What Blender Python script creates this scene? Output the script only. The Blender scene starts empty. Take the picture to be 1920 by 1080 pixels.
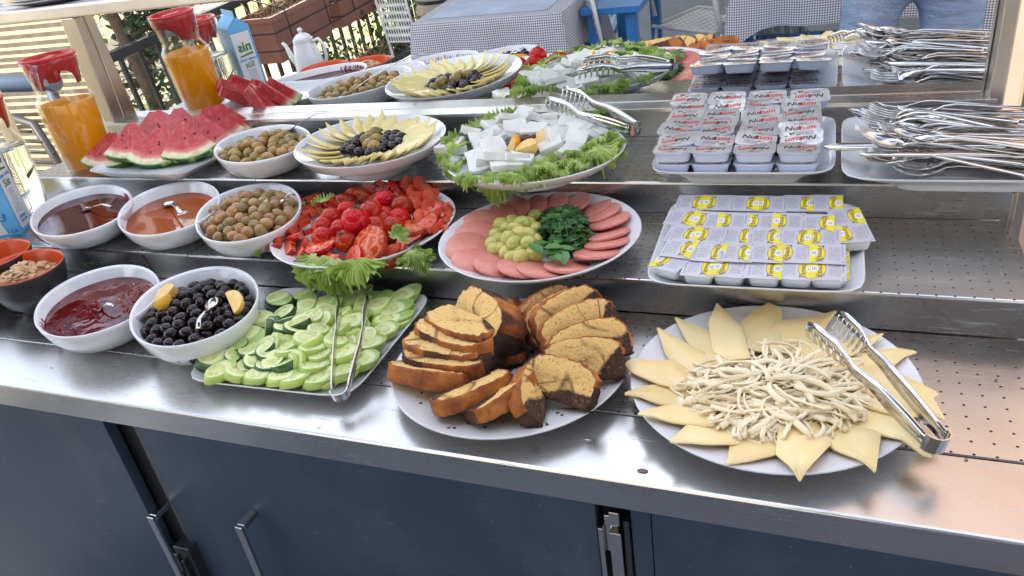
import bpy, math, random
from math import sin, cos, pi, radians, hypot, atan2
from mathutils import Vector, Matrix, noise
R = random.Random(7)
S = bpy.context.scene
COL = S.collection

# ------------------------------------------------------------ camera
CX, CY, CZ = 0.20340, -0.56976, 0.56585
YAW, PITCH, ROLL, FPX = -0.431085, 0.498873, -0.153285, 1427.565
fw = Vector((sin(YAW)*cos(PITCH), cos(YAW)*cos(PITCH), -sin(PITCH)))
r0 = Vector((cos(YAW), -sin(YAW), 0)); u0 = r0.cross(fw)
rt = r0*cos(ROLL)+u0*sin(ROLL); up = u0*cos(ROLL)-r0*sin(ROLL)
cam = bpy.data.cameras.new('camera'); co = bpy.data.objects.new('camera', cam); COL.objects.link(co)
co.matrix_world = Matrix(((rt.x, up.x, -fw.x, CX), (rt.y, up.y, -fw.y, CY), (rt.z, up.z, -fw.z, CZ), (0, 0, 0, 1)))
cam.sensor_width = 36; cam.lens = FPX/1920*36; cam.clip_start = .02; cam.clip_end = 300
S.camera = co

# ------------------------------------------------------------ world, sun, exposure
SUN_EL, SUN_AZ = radians(40), radians(205)      # azimuth of the sun, clockwise from +Y
W = bpy.data.worlds.new('World'); S.world = W; W.use_nodes = True
wn = W.node_tree.nodes; wl = W.node_tree.links
sky = wn.new('ShaderNodeTexSky'); sky.sky_type = 'NISHITA'; sky.sun_disc = False
sky.sun_elevation = SUN_EL; sky.sun_rotation = SUN_AZ; sky.air_density = 1.0; sky.dust_density = 1.3; sky.ozone_density = 1.0
tc = wn.new('ShaderNodeTexCoord'); cn = wn.new('ShaderNodeTexNoise'); cn.inputs['Scale'].default_value = 2.2; cn.inputs['Detail'].default_value = 5
cr = wn.new('ShaderNodeValToRGB'); cr.color_ramp.elements[0].position = .42; cr.color_ramp.elements[1].position = .62
mx = wn.new('ShaderNodeMixRGB'); mx.inputs[2].default_value = (10.2, 10.6, 11.8, 1)
wl.new(tc.outputs['Generated'], cn.inputs['Vector']); wl.new(cn.outputs['Fac'], cr.inputs[0]); wl.new(cr.outputs[0], mx.inputs[0])
wl.new(sky.outputs[0], mx.inputs[1]); wl.new(mx.outputs[0], wn['Background'].inputs[0])
wn['Background'].inputs[1].default_value = .12
sl = bpy.data.lights.new('sun', 'SUN'); sl.energy = 3.6; sl.angle = radians(.53); sl.color = (1, .93, .82)
so = bpy.data.objects.new('sun', sl); COL.objects.link(so)
sd = Vector((sin(SUN_AZ)*cos(SUN_EL), cos(SUN_AZ)*cos(SUN_EL), sin(SUN_EL)))
so.rotation_euler = sd.to_track_quat('Z', 'Y').to_euler()
S.view_settings.view_transform = 'Standard'; S.view_settings.look = 'None'; S.view_settings.gamma = 1
S.view_settings.use_curve_mapping = False; S.view_settings.exposure = 1.25
S.render.engine = 'CYCLES'
c = S.cycles
c.max_bounces = 12; c.transmission_bounces = 12; c.glossy_bounces = 6; c.diffuse_bounces = 3; c.transparent_max_bounces = 32
c.caustics_refractive = False; c.caustics_reflective = True; c.sample_clamp_indirect = 4; c.use_denoising = True

# ------------------------------------------------------------ helpers
def V(x, y, z): return Vector((x, y, z))
def U(px, py, z):
    "point of the place seen at pixel px,py of the 1920x1080 photograph on the level z"
    d = fw+rt*((px-960)/FPX)-up*((py-540)/FPX)
    t = (z-CZ)/d.z
    return V(CX+d.x*t, CY+d.y*t, z)

class MB:
    def __init__(s): s.v = []; s.f = []; s.m = []; s.sm = []
    def add(s, vs, fs, m=0, sm=False, M=None):
        b = len(s.v)
        s.v += [tuple(M @ Vector(p)) if M else tuple(p) for p in vs]
        for f in fs: s.f.append([b+i for i in f]); s.m.append(m); s.sm.append(sm)
    def box(s, a, b, m=0, M=None):
        x0, y0, z0 = a; x1, y1, z1 = b
        s.add([(x0, y0, z0), (x1, y0, z0), (x1, y1, z0), (x0, y1, z0), (x0, y0, z1), (x1, y0, z1), (x1, y1, z1), (x0, y1, z1)],
              [(0, 3, 2, 1), (4, 5, 6, 7), (0, 1, 5, 4), (1, 2, 6, 5), (2, 3, 7, 6), (3, 0, 4, 7)], m, False, M)
    def loops(s, L, m=0, sm=True, cap0=True, cap1=True, closed=True, M=None, mats=None):
        n = len(L[0]); vs = [p for l in L for p in l]; fs = []; ms = []
        for i in range(len(L)-1):
            for j in range(n if closed else n-1):
                k = (j+1) % n
                fs.append((i*n+j, i*n+k, (i+1)*n+k, (i+1)*n+j)); ms.append(mats[i] if mats else m)
        b = len(s.v)
        s.v += [tuple(M @ Vector(p)) if M else tuple(p) for p in vs]
        for f, mm in zip(fs, ms): s.f.append([b+i for i in f]); s.m.append(mm); s.sm.append(sm)
        if cap0: s.f.append([b+i for i in range(n)][::-1]); s.m.append(mats[0] if mats else m); s.sm.append(False)
        if cap1: s.f.append([b+(len(L)-1)*n+i for i in range(n)]); s.m.append(mats[-1] if mats else m); s.sm.append(False)
    def lathe(s, prof, n=32, m=0, ex=1, ey=1, cap0=True, cap1=True, M=None, mats=None, sq=2.0):
        L = []
        for r, z in prof:
            l = []
            for j in range(n):
                a = 2*pi*j/n; ca, sa = cos(a), sin(a)
                k = 1 if sq == 2.0 else (abs(ca)**sq+abs(sa)**sq)**(-1/sq)
                l.append((r*ex*ca*k, r*ey*sa*k, z))
            L.append(l)
        s.loops(L, m, True, cap0, cap1, True, M, mats)
    def tube(s, pts, rad, n=8, m=0, sx=1.0, M=None, flatn=None):
        pts = [Vector(p) for p in pts]; rr = rad if isinstance(rad, (list, tuple)) else [rad]*len(pts)
        L = []; prev = None
        for i, p in enumerate(pts):
            t = (pts[min(i+1, len(pts)-1)]-pts[max(i-1, 0)]).normalized()
            if prev is None:
                a = Vector(flatn) if flatn else (V(0, 0, 1) if abs(t.z) < .9 else V(1, 0, 0))
            else: a = prev
            a = (a-t*a.dot(t)).normalized(); b = t.cross(a); prev = a
            L.append([tuple(p+a*(rr[i]*cos(2*pi*j/n))+b*(rr[i]*sx*sin(2*pi*j/n))) for j in range(n)])
        s.loops(L, m, True, True, True, True, M)
    def prism(s, poly, t0, t1, m=0, M=None, msides=None):
        "polygon in xy extruded from z=t0 to t1"
        n = len(poly); b = [(x, y, t0) for x, y in poly]+[(x, y, t1) for x, y in poly]
        s.add(b, [tuple(range(n))[::-1], tuple(range(n, 2*n))], m, False, M)
        s.add(b, [(i, (i+1) % n, n+(i+1) % n, n+i) for i in range(n)], m if msides is None else msides, False, M)
    def mesh(s, name, mats):
        me = bpy.data.meshes.new(name); me.from_pydata(s.v, [], s.f)
        for m in (mats if isinstance(mats, (list, tuple)) else [mats]): me.materials.append(m)
        me.polygons.foreach_set('material_index', s.m); me.polygons.foreach_set('use_smooth', s.sm)
        me.update(); return me
    def obj(s, name, mats, parent=None, **k):
        return O(name, s.mesh(name, mats), parent, **k)

def O(name, me, parent=None, loc=None, rot=None, M=None, label=None, cat=None, group=None, kind=None, bev=0, sub=0, scale=None):
    o = bpy.data.objects.new(name, me); COL.objects.link(o)
    if parent: o.parent = parent
    if M is not None: o.matrix_local = M
    if loc is not None: o.location = loc
    if rot is not None: o.rotation_euler = rot
    if scale is not None: o.scale = scale
    if label: o['label'] = label
    if cat: o['category'] = cat
    if group: o['group'] = group
    if kind: o['kind'] = kind
    if bev:
        b = o.modifiers.new('bevel', 'BEVEL'); b.width = bev; b.segments = 2; b.limit_method = 'ANGLE'; b.angle_limit = radians(40)
        b.harden_normals = False
    if sub:
        b = o.modifiers.new('sub', 'SUBSURF'); b.levels = sub; b.render_levels = sub
    return o
def E(name, loc, label, cat, group=None, rot=None): return O(name, None, loc=loc, rot=rot, label=label, cat=cat, group=group)

class Mat:
    def __init__(s, name, col=(.5, .5, .5), rough=.5, metal=0, **k):
        s.m = bpy.data.materials.new(name); s.m.use_nodes = True
        s.n = s.m.node_tree.nodes; s.l = s.m.node_tree.links; s.b = s.n['Principled BSDF']
        s.b.inputs['Base Color'].default_value = (*col, 1); s.b.inputs['Roughness'].default_value = rough; s.b.inputs['Metallic'].default_value = metal
        for a, v in k.items(): s.b.inputs[a.replace('_', ' ')].default_value = v
    def node(s, t, **k):
        n = s.n.new(t)
        for a, v in k.items():
            if hasattr(n, a): setattr(n, a, v)
            else: n.inputs[a.replace('_', ' ')].default_value = v
        return n
    def coord(s, sc=(1, 1, 1), kind='Object', rnd=True):
        t = s.node('ShaderNodeTexCoord'); mp = s.node('ShaderNodeMapping'); mp.inputs['Scale'].default_value = sc
        if rnd:
            oi = s.node('ShaderNodeObjectInfo'); va = s.node('ShaderNodeVectorMath', operation='SCALE'); va.inputs[0].default_value = (13, 7, 5)
            s.l.new(oi.outputs['Random'], va.inputs['Scale']); ad = s.node('ShaderNodeVectorMath', operation='ADD')
            s.l.new(t.outputs[kind], ad.inputs[0]); s.l.new(va.outputs[0], ad.inputs[1]); s.l.new(ad.outputs[0], mp.inputs[0])
        else: s.l.new(t.outputs[kind], mp.inputs[0])
        return mp.outputs[0]
    def noise(s, scale=10, detail=4, sc=(1, 1, 1), rough=.55, dist=0, rnd=True):
        n = s.node('ShaderNodeTexNoise'); n.inputs['Scale'].default_value = scale; n.inputs['Detail'].default_value = detail
        n.inputs['Roughness'].default_value = rough; n.inputs['Distortion'].default_value = dist
        s.l.new(s.coord(sc, rnd=rnd), n.inputs['Vector']); return n.outputs['Fac']
    def voro(s, scale=50, sc=(1, 1, 1), feat='F1'):
        n = s.node('ShaderNodeTexVoronoi', feature=feat); n.inputs['Scale'].default_value = scale
        s.l.new(s.coord(sc), n.inputs['Vector']); return n.outputs['Distance']
    def ramp(s, fac, stops):
        r = s.node('ShaderNodeValToRGB'); el = r.color_ramp.elements
        while len(el) < len(stops): el.new(.5)
        for e, (p, c) in zip(el, stops): e.position = p; e.color = (*c, 1) if len(c) == 3 else c
        s.l.new(fac, r.inputs[0]); return r.outputs[0]
    def mix(s, fac, a, b, mode='MIX'):
        n = s.node('ShaderNodeMixRGB', blend_type=mode)
        for i, x in ((0, fac), (1, a), (2, b)):
            if hasattr(x, 'links'): s.l.new(x, n.inputs[i])
            else: n.inputs[i].default_value = (x if i == 0 else (*x, 1))
        return n.outputs[0]
    def math(s, op, a, b=None, c=None):
        n = s.node('ShaderNodeMath', operation=op)
        for i, x in enumerate((a, b, c)):
            if x is None: continue
            if hasattr(x, 'links'): s.l.new(x, n.inputs[i])
            else: n.inputs[i].default_value = x
        return n.outputs[0]
    def color(s, o): s.l.new(o, s.b.inputs['Base Color']); return s
    def rough(s, o): s.l.new(o, s.b.inputs['Roughness']); return s
    def bump(s, h, st=.3, d=.001):
        b = s.node('ShaderNodeBump'); b.inputs['Strength'].default_value = st; b.inputs['Distance'].default_value = d
        s.l.new(h, b.inputs['Height'])
        if s.b.inputs['Normal'].links: s.l.new(s.b.inputs['Normal'].links[0].from_socket, b.inputs['Normal'])
        s.l.new(b.outputs[0], s.b.inputs['Normal']); return s
def vary(m, col, amt=.15, hue=.01):
    "per-object variation of a colour"
    oi = m.node('ShaderNodeObjectInfo'); h = m.node('ShaderNodeHueSaturation')
    r = m.math('MULTIPLY_ADD', oi.outputs['Random'], 2*amt, 1-amt); m.l.new(r, h.inputs['Value'])
    r2 = m.math('MULTIPLY_ADD', oi.outputs['Random'], -2*hue, .5+hue); m.l.new(r2, h.inputs['Hue'])
    if hasattr(col, 'links'): m.l.new(col, h.inputs['Color'])
    else: h.inputs['Color'].default_value = (*col, 1)
    return h.outputs[0]

def steel(name, base=(.56, .56, .56), rough=.27, holes=None, smudge=1.0, dull=.0, wob=.02):
    m = Mat(name, base, rough, 1.0)
    sm = m.noise(5, 5, (1, 1.6, 1), rnd=False); st = m.noise(3, 3, (1, 420, 420), rnd=False)
    col = m.ramp(sm, [(.3, tuple(x*.92 for x in base)), (.62, tuple(min(1, x*1.06) for x in base))])
    rr = m.math('MULTIPLY_ADD', sm, .20*smudge, rough-.10*smudge)
    scr = m.ramp(m.noise(7, 3, (1, 9, 9), rnd=False, dist=1.2), [(.60, (0, 0, 0)), (.66, (1, 1, 1))]); fin = m.ramp(m.noise(30, 2, (1, 14, 14), rough=.8, rnd=False), [(.5, (0, 0, 0)), (.6, (1, 1, 1))])
    rr = m.math('ADD', rr, m.math('MULTIPLY', m.math('MULTIPLY', scr, fin), .22*smudge))
    sp_n = m.voro(55); spots = m.ramp(sp_n, [(.05, (1, 1, 1)), (.07, (0, 0, 0))]); rr = m.math('ADD', rr, m.math('MULTIPLY', spots, .18))
    rr = m.math('MULTIPLY_ADD', st, .03, m.math('SUBTRACT', rr, .015))
    m.bump(st, wob, .0004)
    wv = m.noise(2.2, 2, rnd=False); m.bump(wv, .10, .004)
    if holes:
        x0, y0 = holes
        t = m.node('ShaderNodeTexCoord'); sp = m.node('ShaderNodeSeparateXYZ'); m.l.new(t.outputs['Object'], sp.inputs[0])
        ds = []
        for ax, o in ((0, x0), (1, y0)):
            q = m.math('DIVIDE', m.math('SUBTRACT', sp.outputs[ax], o-.01-.02*500), .02)
            q = m.math('SUBTRACT', m.math('FRACT', q), .5); ds.append(m.math('MULTIPLY', q, q))
        d = m.math('SQRT', m.math('ADD', ds[0], ds[1]))
        hole = m.math('LESS_THAN', d, .078)
        rim = m.math('LESS_THAN', d, .10)
        col = m.mix(hole, col, (.012, .012, .014)); rr = m.math('MAXIMUM', rr, m.math('MULTIPLY', hole, .9))
        m.l.new(m.math('SUBTRACT', 1.0, hole), m.b.inputs['Metallic'])
        m.bump(m.math('SUBTRACT', 1.0, rim), .5, .001)
    m.color(col); m.rough(rr)
    return m.m

Z1, Z2, Z3 = .0528, .1057, .1576
YI, Y1, Y2, Y3 = .106, .3302, .5501, .7673
YM = .812
XL, XR = -3.1, .45
NTH = 'first second third fourth fifth sixth seventh eighth ninth tenth eleventh twelfth thirteenth fourteenth fifteenth sixteenth seventeenth eighteenth nineteenth twentieth'.split()
def side8(x, y, cx, cy):
    'which side of a round dish something lies on'
    return ('right', 'back right', 'back', 'back left', 'left', 'front left', 'front', 'front right')[int(((atan2(y-cy, x-cx)+pi/8) % (2*pi))/(pi/4)) % 8]
def area(x, y, x0, x1, y0, y1):
    'which ninth of a dish something lies in'
    a = ('left', 'middle', 'right')[max(0, min(2, int(3*(x-x0)/(x1-x0))))]; b = ('back', 'centre', 'front')[max(0, min(2, int(3*(y-y0)/(y1-y0))))]
    return 'very centre' if (a, b) == ('middle', 'centre') else b+' '+a if b != 'centre' else a+' side'

# ------------------------------------------------------------ materials
STEEL = steel('brushed_steel')
STEELP = [steel('perforated_steel_counter', holes=(.3016, .3109)), steel('perforated_steel_lower', holes=(.2813, .532)), steel('perforated_steel_upper', holes=(.2813, .5992))]
POST = steel('post_steel', (.50, .44, .38), .33)
CHROME = Mat('polished_steel', (.62, .61, .60), .09, 1.0); CHROME.rough(CHROME.math('MULTIPLY_ADD', CHROME.noise(60, 3), .12, .07)); CHROME = CHROME.m
def porc(name, col, rough=.12):
    m = Mat(name, col, rough, Coat_Weight=.3, Coat_Roughness=.04); n = m.noise(9, 4)
    m.color(m.ramp(n, [(.3, tuple(x*.95 for x in col)), (.7, col)])); m.bump(n, .15, .002); return m.m
PORC = porc('white_porcelain', (.74, .75, .77)); PORCW = porc('cream_porcelain', (.72, .71, .72), .2)
m = Mat('navy_paint', (.035, .055, .10), .40); n = m.noise(6, 5); m.color(m.ramp(n, [(.3, (.034, .054, .092)), (.7, (.046, .070, .112))]))
sc_ = m.voro(60); dirt = m.ramp(m.noise(9, 7, (1, 1, .5), rough=.7, rnd=False), [(.50, (0, 0, 0)), (.72, (.5, .5, .5))]); c_ = m.mix(dirt, m.b.inputs['Base Color'].links[0].from_socket, (.10, .115, .14)); wsc = m.ramp(m.noise(26, 2, (1, 1, 9), rough=.8, dist=.8, rnd=False), [(.70, (0, 0, 0)), (.74, (.7, .7, .7))]); c_ = m.mix(wsc, c_, (.16, .17, .20)); m.color(m.mix(m.math('LESS_THAN', sc_, .05), c_, (.30, .29, .28))); m.rough(m.math('MULTIPLY_ADD', n, .2, .33)); m.bump(m.noise(500, 2), .08, .0004); NAVY = m.m
DARK = Mat('dark_cavity', (.02, .02, .022), .5).m
DKMET = Mat('dark_metal', (.12, .12, .13), .35, .9).m
m = Mat('mirror_glass', (.93, .95, .95), .008, 1.0); MIRROR = m.m
m = Mat('patio_tiles', (.24, .26, .29), .75, Specular_IOR_Level=.15); br = m.node('ShaderNodeTexBrick'); br.offset = 0; br.inputs['Scale'].default_value = 1
br.inputs['Brick Width'].default_value = .6; br.inputs['Row Height'].default_value = .6; br.inputs['Mortar Size'].default_value = .006
br.inputs['Color1'].default_value = (.23, .25, .28, 1); br.inputs['Color2'].default_value = (.26, .28, .31, 1); br.inputs['Mortar'].default_value = (.12, .12, .13, 1)
m.l.new(m.coord(rnd=False), br.inputs['Vector']); m.color(m.mix(m.noise(4, 5), br.outputs['Color'], (.21, .22, .24))); m.bump(br.outputs['Fac'], -.4, .003); TILES = m.m
m = Mat('dry_ground', (.5, .4, .25), .95); m.color(m.ramp(m.noise(.9, 8, rnd=False), [(.35, (.62, .44, .30)), (.5, (.66, .56, .36)), (.62, (.40, .42, .14))])); m.bump(m.noise(20, 6), .6, .03); GROUND = m.m
m = Mat('warm_plaster', (.72, .46, .34), .85); m.color(m.ramp(m.noise(1.6, 6), [(.35, (.42, .28, .21)), (.65, (.50, .35, .27))])); m.bump(m.noise(60, 4), .3, .004); PLASTER = m.m
m = Mat('roof_boards', (.30, .28, .26), .7); m.bump(m.noise(8, 4, (1, 12, 1)), .3, .004); ROOF = m.m
def plain(name, col, rough=.5, metal=0, amt=.12, sc=8, bump=0, bs=80, **k):
    m = Mat(name, col, rough, metal, **k); n = m.noise(sc, 5)
    m.color(m.ramp(n, [(.3, tuple(x*(1-amt) for x in col)), (.7, tuple(min(1, x*(1+amt)) for x in col))]))
    if bump: m.bump(m.noise(bs, 4), bump, .002)
    return m.m
WOOD = plain('weathered_slats', (.12, .095, .075), .7, amt=.25, sc=20); BLUEPIPE = plain('blue_grey_pipe', (.10, .14, .22), .4)
RATTAN = plain('dark_rattan', (.06, .05, .05), .5); BLACKMET = plain('black_iron', (.02, .02, .022), .45); TERRA = plain('terracotta_plastic', (.30, .13, .09), .6)
BLKPL = plain('black_plastic', (.03, .032, .036), .5); BARREL = plain('pale_barrel_wood', (.52, .46, .38), .7); SOIL = plain('potting_soil', (.09, .06, .04), .95, amt=.4, bump=1, bs=60)
WPLAST = plain('white_plastic', (.78, .78, .76), .4); BPLAST = plain('pale_blue_plastic', (.22, .45, .74), .4); BLUEP = plain('blue_painted_wood', (.04, .20, .50), .45)
LEAFG = Mat('garden_leaf', (.07, .14, .03), .5, Transmission_Weight=0.0, Subsurface_Weight=0); LEAFG.color(vary(LEAFG, LEAFG.ramp(LEAFG.noise(6, 3), [(.3, (.05, .10, .025)), (.7, (.13, .22, .05))]))); LEAFG = LEAFG.m
m = Mat('conifer_needles', (.06, .10, .05), .6); m.color(m.ramp(m.noise(5, 3), [(.3, (.04, .075, .04)), (.7, (.10, .15, .07))])); CONIF = m.m
BARK = plain('bark', (.16, .11, .08), .9, amt=.3, sc=30, bump=1, bs=60); STRAW = plain('dry_stems', (.45, .33, .20), .9, amt=.3)
m = Mat('gingham_cloth', (.5, .5, .5), .85); t_ = m.node('ShaderNodeTexCoord'); sp = m.node('ShaderNodeSeparateXYZ'); m.l.new(t_.outputs['UV'], sp.inputs[0])
fs = [m.math('LESS_THAN', m.math('FRACT', m.math('MULTIPLY', sp.outputs[i], 1/.0105)), .5) for i in (0, 1)]
sm_ = m.math('MULTIPLY', m.math('ADD', fs[0], fs[1]), .5); m.color(m.ramp(sm_, [(0, (.80, .79, .80)), (.5, (.42, .42, .47)), (1, (.10, .10, .16))])); GING = m.m
GLASS = Mat('clear_glass', (1, 1, 1), .01); lw_ = GLASS.node('ShaderNodeLayerWeight'); lw_.inputs[0].default_value = .5; fr_ = GLASS.node('ShaderNodeMath', operation='MULTIPLY_ADD'); pw_ = GLASS.math('POWER', lw_.outputs['Facing'], 3.5); GLASS.l.new(pw_, fr_.inputs[0]); fr_.inputs[1].default_value = .55; fr_.inputs[2].default_value = .045; tp_ = GLASS.node('ShaderNodeBsdfTransparent'); tp_.inputs[0].default_value = (.98, .99, .99, 1); gl_ = GLASS.node('ShaderNodeBsdfGlossy'); gl_.inputs['Roughness'].default_value = .02
mi_ = GLASS.node('ShaderNodeMixShader'); GLASS.l.new(fr_.outputs[0], mi_.inputs[0]); GLASS.l.new(tp_.outputs[0], mi_.inputs[1]); GLASS.l.new(gl_.outputs[0], mi_.inputs[2]); GLASS.l.new(mi_.outputs[0], GLASS.n['Material Output'].inputs[0]); GLASS = GLASS.m
SOLIDGLASS = Mat('solid_glass', (1, 1, 1), .01, Transmission_Weight=1.0, IOR=1.45).m
WATER = Mat('water', (.97, .98, .98), .0, Transmission_Weight=1.0, IOR=1.33).m
RED = plain('red_jug_lid', (.50, .018, .02), .28, amt=.06)
m = Mat('orange_juice', (.92, .36, .008), .4, Specular_IOR_Level=.2); m.color(m.ramp(m.noise(14, 3), [(.3, (1, .45, .003)), (.7, (1, .52, .006))])); t_l = m.node('ShaderNodeBsdfTranslucent'); t_l.inputs[0].default_value = (1, .62, .02, 1); m_x = m.node('ShaderNodeMixShader'); m_x.inputs[0].default_value = .55; m.l.new(m.b.outputs[0], m_x.inputs[1]); m.l.new(t_l.outputs[0], m_x.inputs[2]); m.l.new(m_x.outputs[0], m.n['Material Output'].inputs[0]); JUICE = m.m

# ------------------------------------------------------------ setting
FL = -.90
g = MB(); g.add([(-60, -60, FL-.01), (60, -60, FL-.01), (60, 60, FL-.01), (-60, 60, FL-.01)], [(0, 1, 2, 3)]); g.obj('ground', GROUND, kind='structure')
g = MB(); g.box((-2.86, -12, FL-.12), (6, 2.2, FL)); g.obj('patio_floor', TILES, kind='structure')
g = MB(); g.box((-2.9, -12, 1.80), (5, -.75, 1.92)); rf = g.obj('canopy_roof', ROOF, label='dark boarded canopy roof over the terrace, reflected in the steel', cat='roof')
for x in (-2.84, 4.9):
    for y in (-11.9, -3.2):
        g = MB(); g.box((x-.05, y-.05, FL), (x+.05, y+.05, 1.80)); g.obj('post', BLACKMET, rf)
for y in (-6, -4.5, -3, -1.5):
    g = MB(); g.box((-2.9, y-.04, 1.70), (5, y+.04, 1.80)); g.obj('beam', ROOF, rf)
g = MB(); g.box((.30, 2.3, FL), (5, 2.5, 3.4)); g.obj('house_wall', PLASTER, label='warm orange pink plastered wall glimpsed behind the right post', cat='wall')

# ---- the buffet counter
bc = E('buffet_counter', V(0, .4, FL), 'long stainless steel buffet counter with three stepped shelves and navy cabinet doors', 'counter')
bc.location = (0, 0, 0)
FR = -.0406
def strip(y0, y1, z, x0=-1.46, x1=XR, th=.012):
    g = MB(); g.box((x0, y0, z-th), (x1, y1, z)); return g
x0, x1 = -1.52, .475
g = MB()
prof = [(0.006, FR), (0, FR+.001), (0, -.003), (.0009, -.0009), (.003, 0), (YI-.003, 0), (YI-.001, -.0015), (YI-.001, -.02), (.02, -.02), (.02, FR)]
g.loops([[(x0, y, z) for y, z in prof], [(x1, y, z) for y, z in prof]], 0, False)
g.obj('front_ledge', STEEL, bc)
segs = [(-1.46, -.823), (-.8215, -.18), (-.1785, XR)]
for zi, (y0, y1, z) in enumerate([(YI+.002, Y1, -.001), (Y1+.0, Y2, Z1), (Y2, Y3, Z2)]):
    for k, (a, b) in enumerate(segs):
        g = MB()
        if zi: prof = [(y0-.001, z-.0035), (y0-.0002, z-.0008), (y0+.0012, z), (y1-.001, z), (y1-.001, z-.008), (y0+.004, z-.008)]
        else: prof = [(y0, z-.002), (y0+.001, z), (y1-.001, z), (y1-.001, z-.008), (y0, z-.008)]
        dz = -.0004*(k == 1)
        g.loops([[(a, y, zz+dz) for y, zz in prof], [(b, y, zz+dz) for y, zz in prof]], 0, False)
        g.obj('shelf_panel', STEELP[zi], bc)
for y, za, zb in ((Y1, -.0, Z1), (Y2, Z1, Z2), (Y3, Z2, Z3)):
    g = MB(); t = .004
    prof = [(y, za+.0005), (y, zb-.0045), (y+.02, zb-.0045), (y+.02, za+.0005)]
    g.loops([[(-1.46, a, b) for a, b in prof], [(XR-.004, a, b) for a, b in prof]], 0, False)
    o = g.obj('riser', STEEL, bc)
    g = MB(); g.box((XR-.004, y-.001, za-.0), (XR+.004, y+.216 if y < .7 else y+.06, zb-.012)); g.obj('end_cap', POST, bc, bev=.002)
    g = MB(); g.box((-1.466, y+.001, za), (-1.46, y+.216 if y < .7 else y+.06, zb-.010)); g.obj('end_cap', STEEL, bc)
g = MB(); prof = [(Y3-.001, Z3-.006), (Y3-.0003, Z3-.0008), (Y3+.001, Z3), (.845, Z3), (.845, Z3-.008), (Y3+.003, Z3-.008)]
g.loops([[(-1.46, y, z) for y, z in prof], [(XR, y, z) for y, z in prof]], 0, False); g.obj('back_ledge', STEEL, bc)
g = MB(); g.box((-1.50, .045, FL+.08), (XR, .86, FR-.004)); g.obj('cabinet_body', DARK, bc)
g = MB(); g.box((-1.52, .84, FL), (XR+.02, .87, Z3-.01)); g.obj('back_panel', STEEL, bc)
for a, b in ((-1.50, -.762), (-.698, -.0095), (.0545, XR)):
    g = MB(); g.box((a, .022, FL+.06), (b, .040, FR-.004)); g.obj('cabinet_door', NAVY, bc, bev=.0012)
for a, b in ((.031, .053), ):
    g = MB(); g.box((a, .024, FL+.06), (b, .042, FR-.004)); g.obj('cabinet_stile', NAVY, bc)
g = MB(); g.box((-.713, .030, FL+.06), (-.706, .046, FR-.005)); g.obj('door_edge_trim', plain('brown_trim', (.10, .07, .06), .5), bc)
def UYp(px, py, y):
    d = fw+rt*((px-960)/FPX)-up*((py-540)/FPX); t = (y-CY)/d.y; return V(CX+d.x*t, y, CZ+d.z*t)
for (px, py) in ((284, 975), (449, 994)):
    p = UYp(px, py, -.012); g = MB()
    g.box((p.x-.006, -.014, p.z-.22), (p.x+.006, -.008, p.z+.006)); g.box((p.x-.006, -.0078, p.z-.004), (p.x+.006, .022, p.z+.006)); g.box((p.x-.006, -.0078, p.z-.22), (p.x+.006, .022, p.z-.21))
    g.obj('door_handle', CHROME, bc, bev=.0012)
p = UYp(350, 1015, .02); g = MB(); g.box((p.x-.014, .004, p.z-.16), (p.x+.016, .044, p.z+.002)); g.box((p.x-.020, .000, p.z-.05), (p.x-.008, .03, p.z-.012)); g.box((p.x-.001, -.003, p.z-.12), (p.x+.003, .004, p.z-.02)); g.obj('latch', DKMET, bc, bev=.0015)
g = MB(); a = .010
g.box((a-.010, .022, -.135), (a+.006, .030, -.078)); g.box((a-.004, .016, -.175), (a+.010, .026, -.098)); g.box((a-.016, .014, -.24), (a-.010, .030, -.092)); g.box((a-.003, .018, -.088), (a+.009, .034, -.068)); g.box((a+.001, .014, -.215), (a+.012, .022, -.178))
g.obj('hinge', CHROME, bc, bev=.001)
g = MB(); g.box((a+.013, .02, -.19), (a+.019, .035, -.08)); g.obj('hinge_arm', DKMET, bc)

# posts, mirror and upper shelf
ms = E('mirror_stand', V(-.5, .82, Z3), 'long mirror behind the top step with steel posts and a steel bar above', 'mirror')
ms.location = (0, 0, 0)
a = radians(2.0); h = .247; g = MB(); yb, yt = YM, YM-h*sin(a)
g.add([(-1.40, yb, Z3+.001), (.437, yb, Z3+.001), (.437, yt, Z3+h), (-1.40, yt, Z3+h), (-1.40, yb+.006, Z3+.001), (.437, yb+.006, Z3+.001), (.437, yt+.006, Z3+h), (-1.40, yt+.006, Z3+h)],
      [(0, 1, 2, 3), (5, 4, 7, 6), (0, 4, 5, 1), (1, 5, 6, 2), (2, 6, 7, 3), (3, 7, 4, 0)]); g.obj('mirror_pane', MIRROR, ms)
for xx, w in ((-1.425, .022), (.450, .011)):
    g = MB(); g.box((xx-w, .775, Z2 if xx < 0 else Z2+.002), (xx+w, .812, .4045)); g.obj('post', POST, ms, bev=.003)
    g = MB(); g.box((xx-w*1.6 if xx < 0 else xx-w-.002, .813, Z2), (xx+w*.9, .838, .4045)); g.obj('post_channel', DKMET, ms, bev=.002)
g = MB(); g.box((-2.3, .772, .4048), (.6, .80, .432)); g.obj('front_bar', plain('satin_bar', (.66, .62, .58), .35, .8), ms, bev=.004)
g = MB(); g.box((-2.3, .8005, .4125), (.6, 1.12, .428)); g.obj('upper_shelf', plain('grey_shelf_top', (.30, .31, .34), .3, .3), ms)
g = MB(); g.box((-2.3, 1.1205, .4048), (.6, 1.15, .434)); g.obj('rear_bar', POST, ms)
for xx in (-2.27, .57):
    g = MB(); g.box((xx-.02, 1.09, FL), (xx+.02, 1.12, .4125)); g.obj('shelf_leg', POST, ms)

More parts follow.
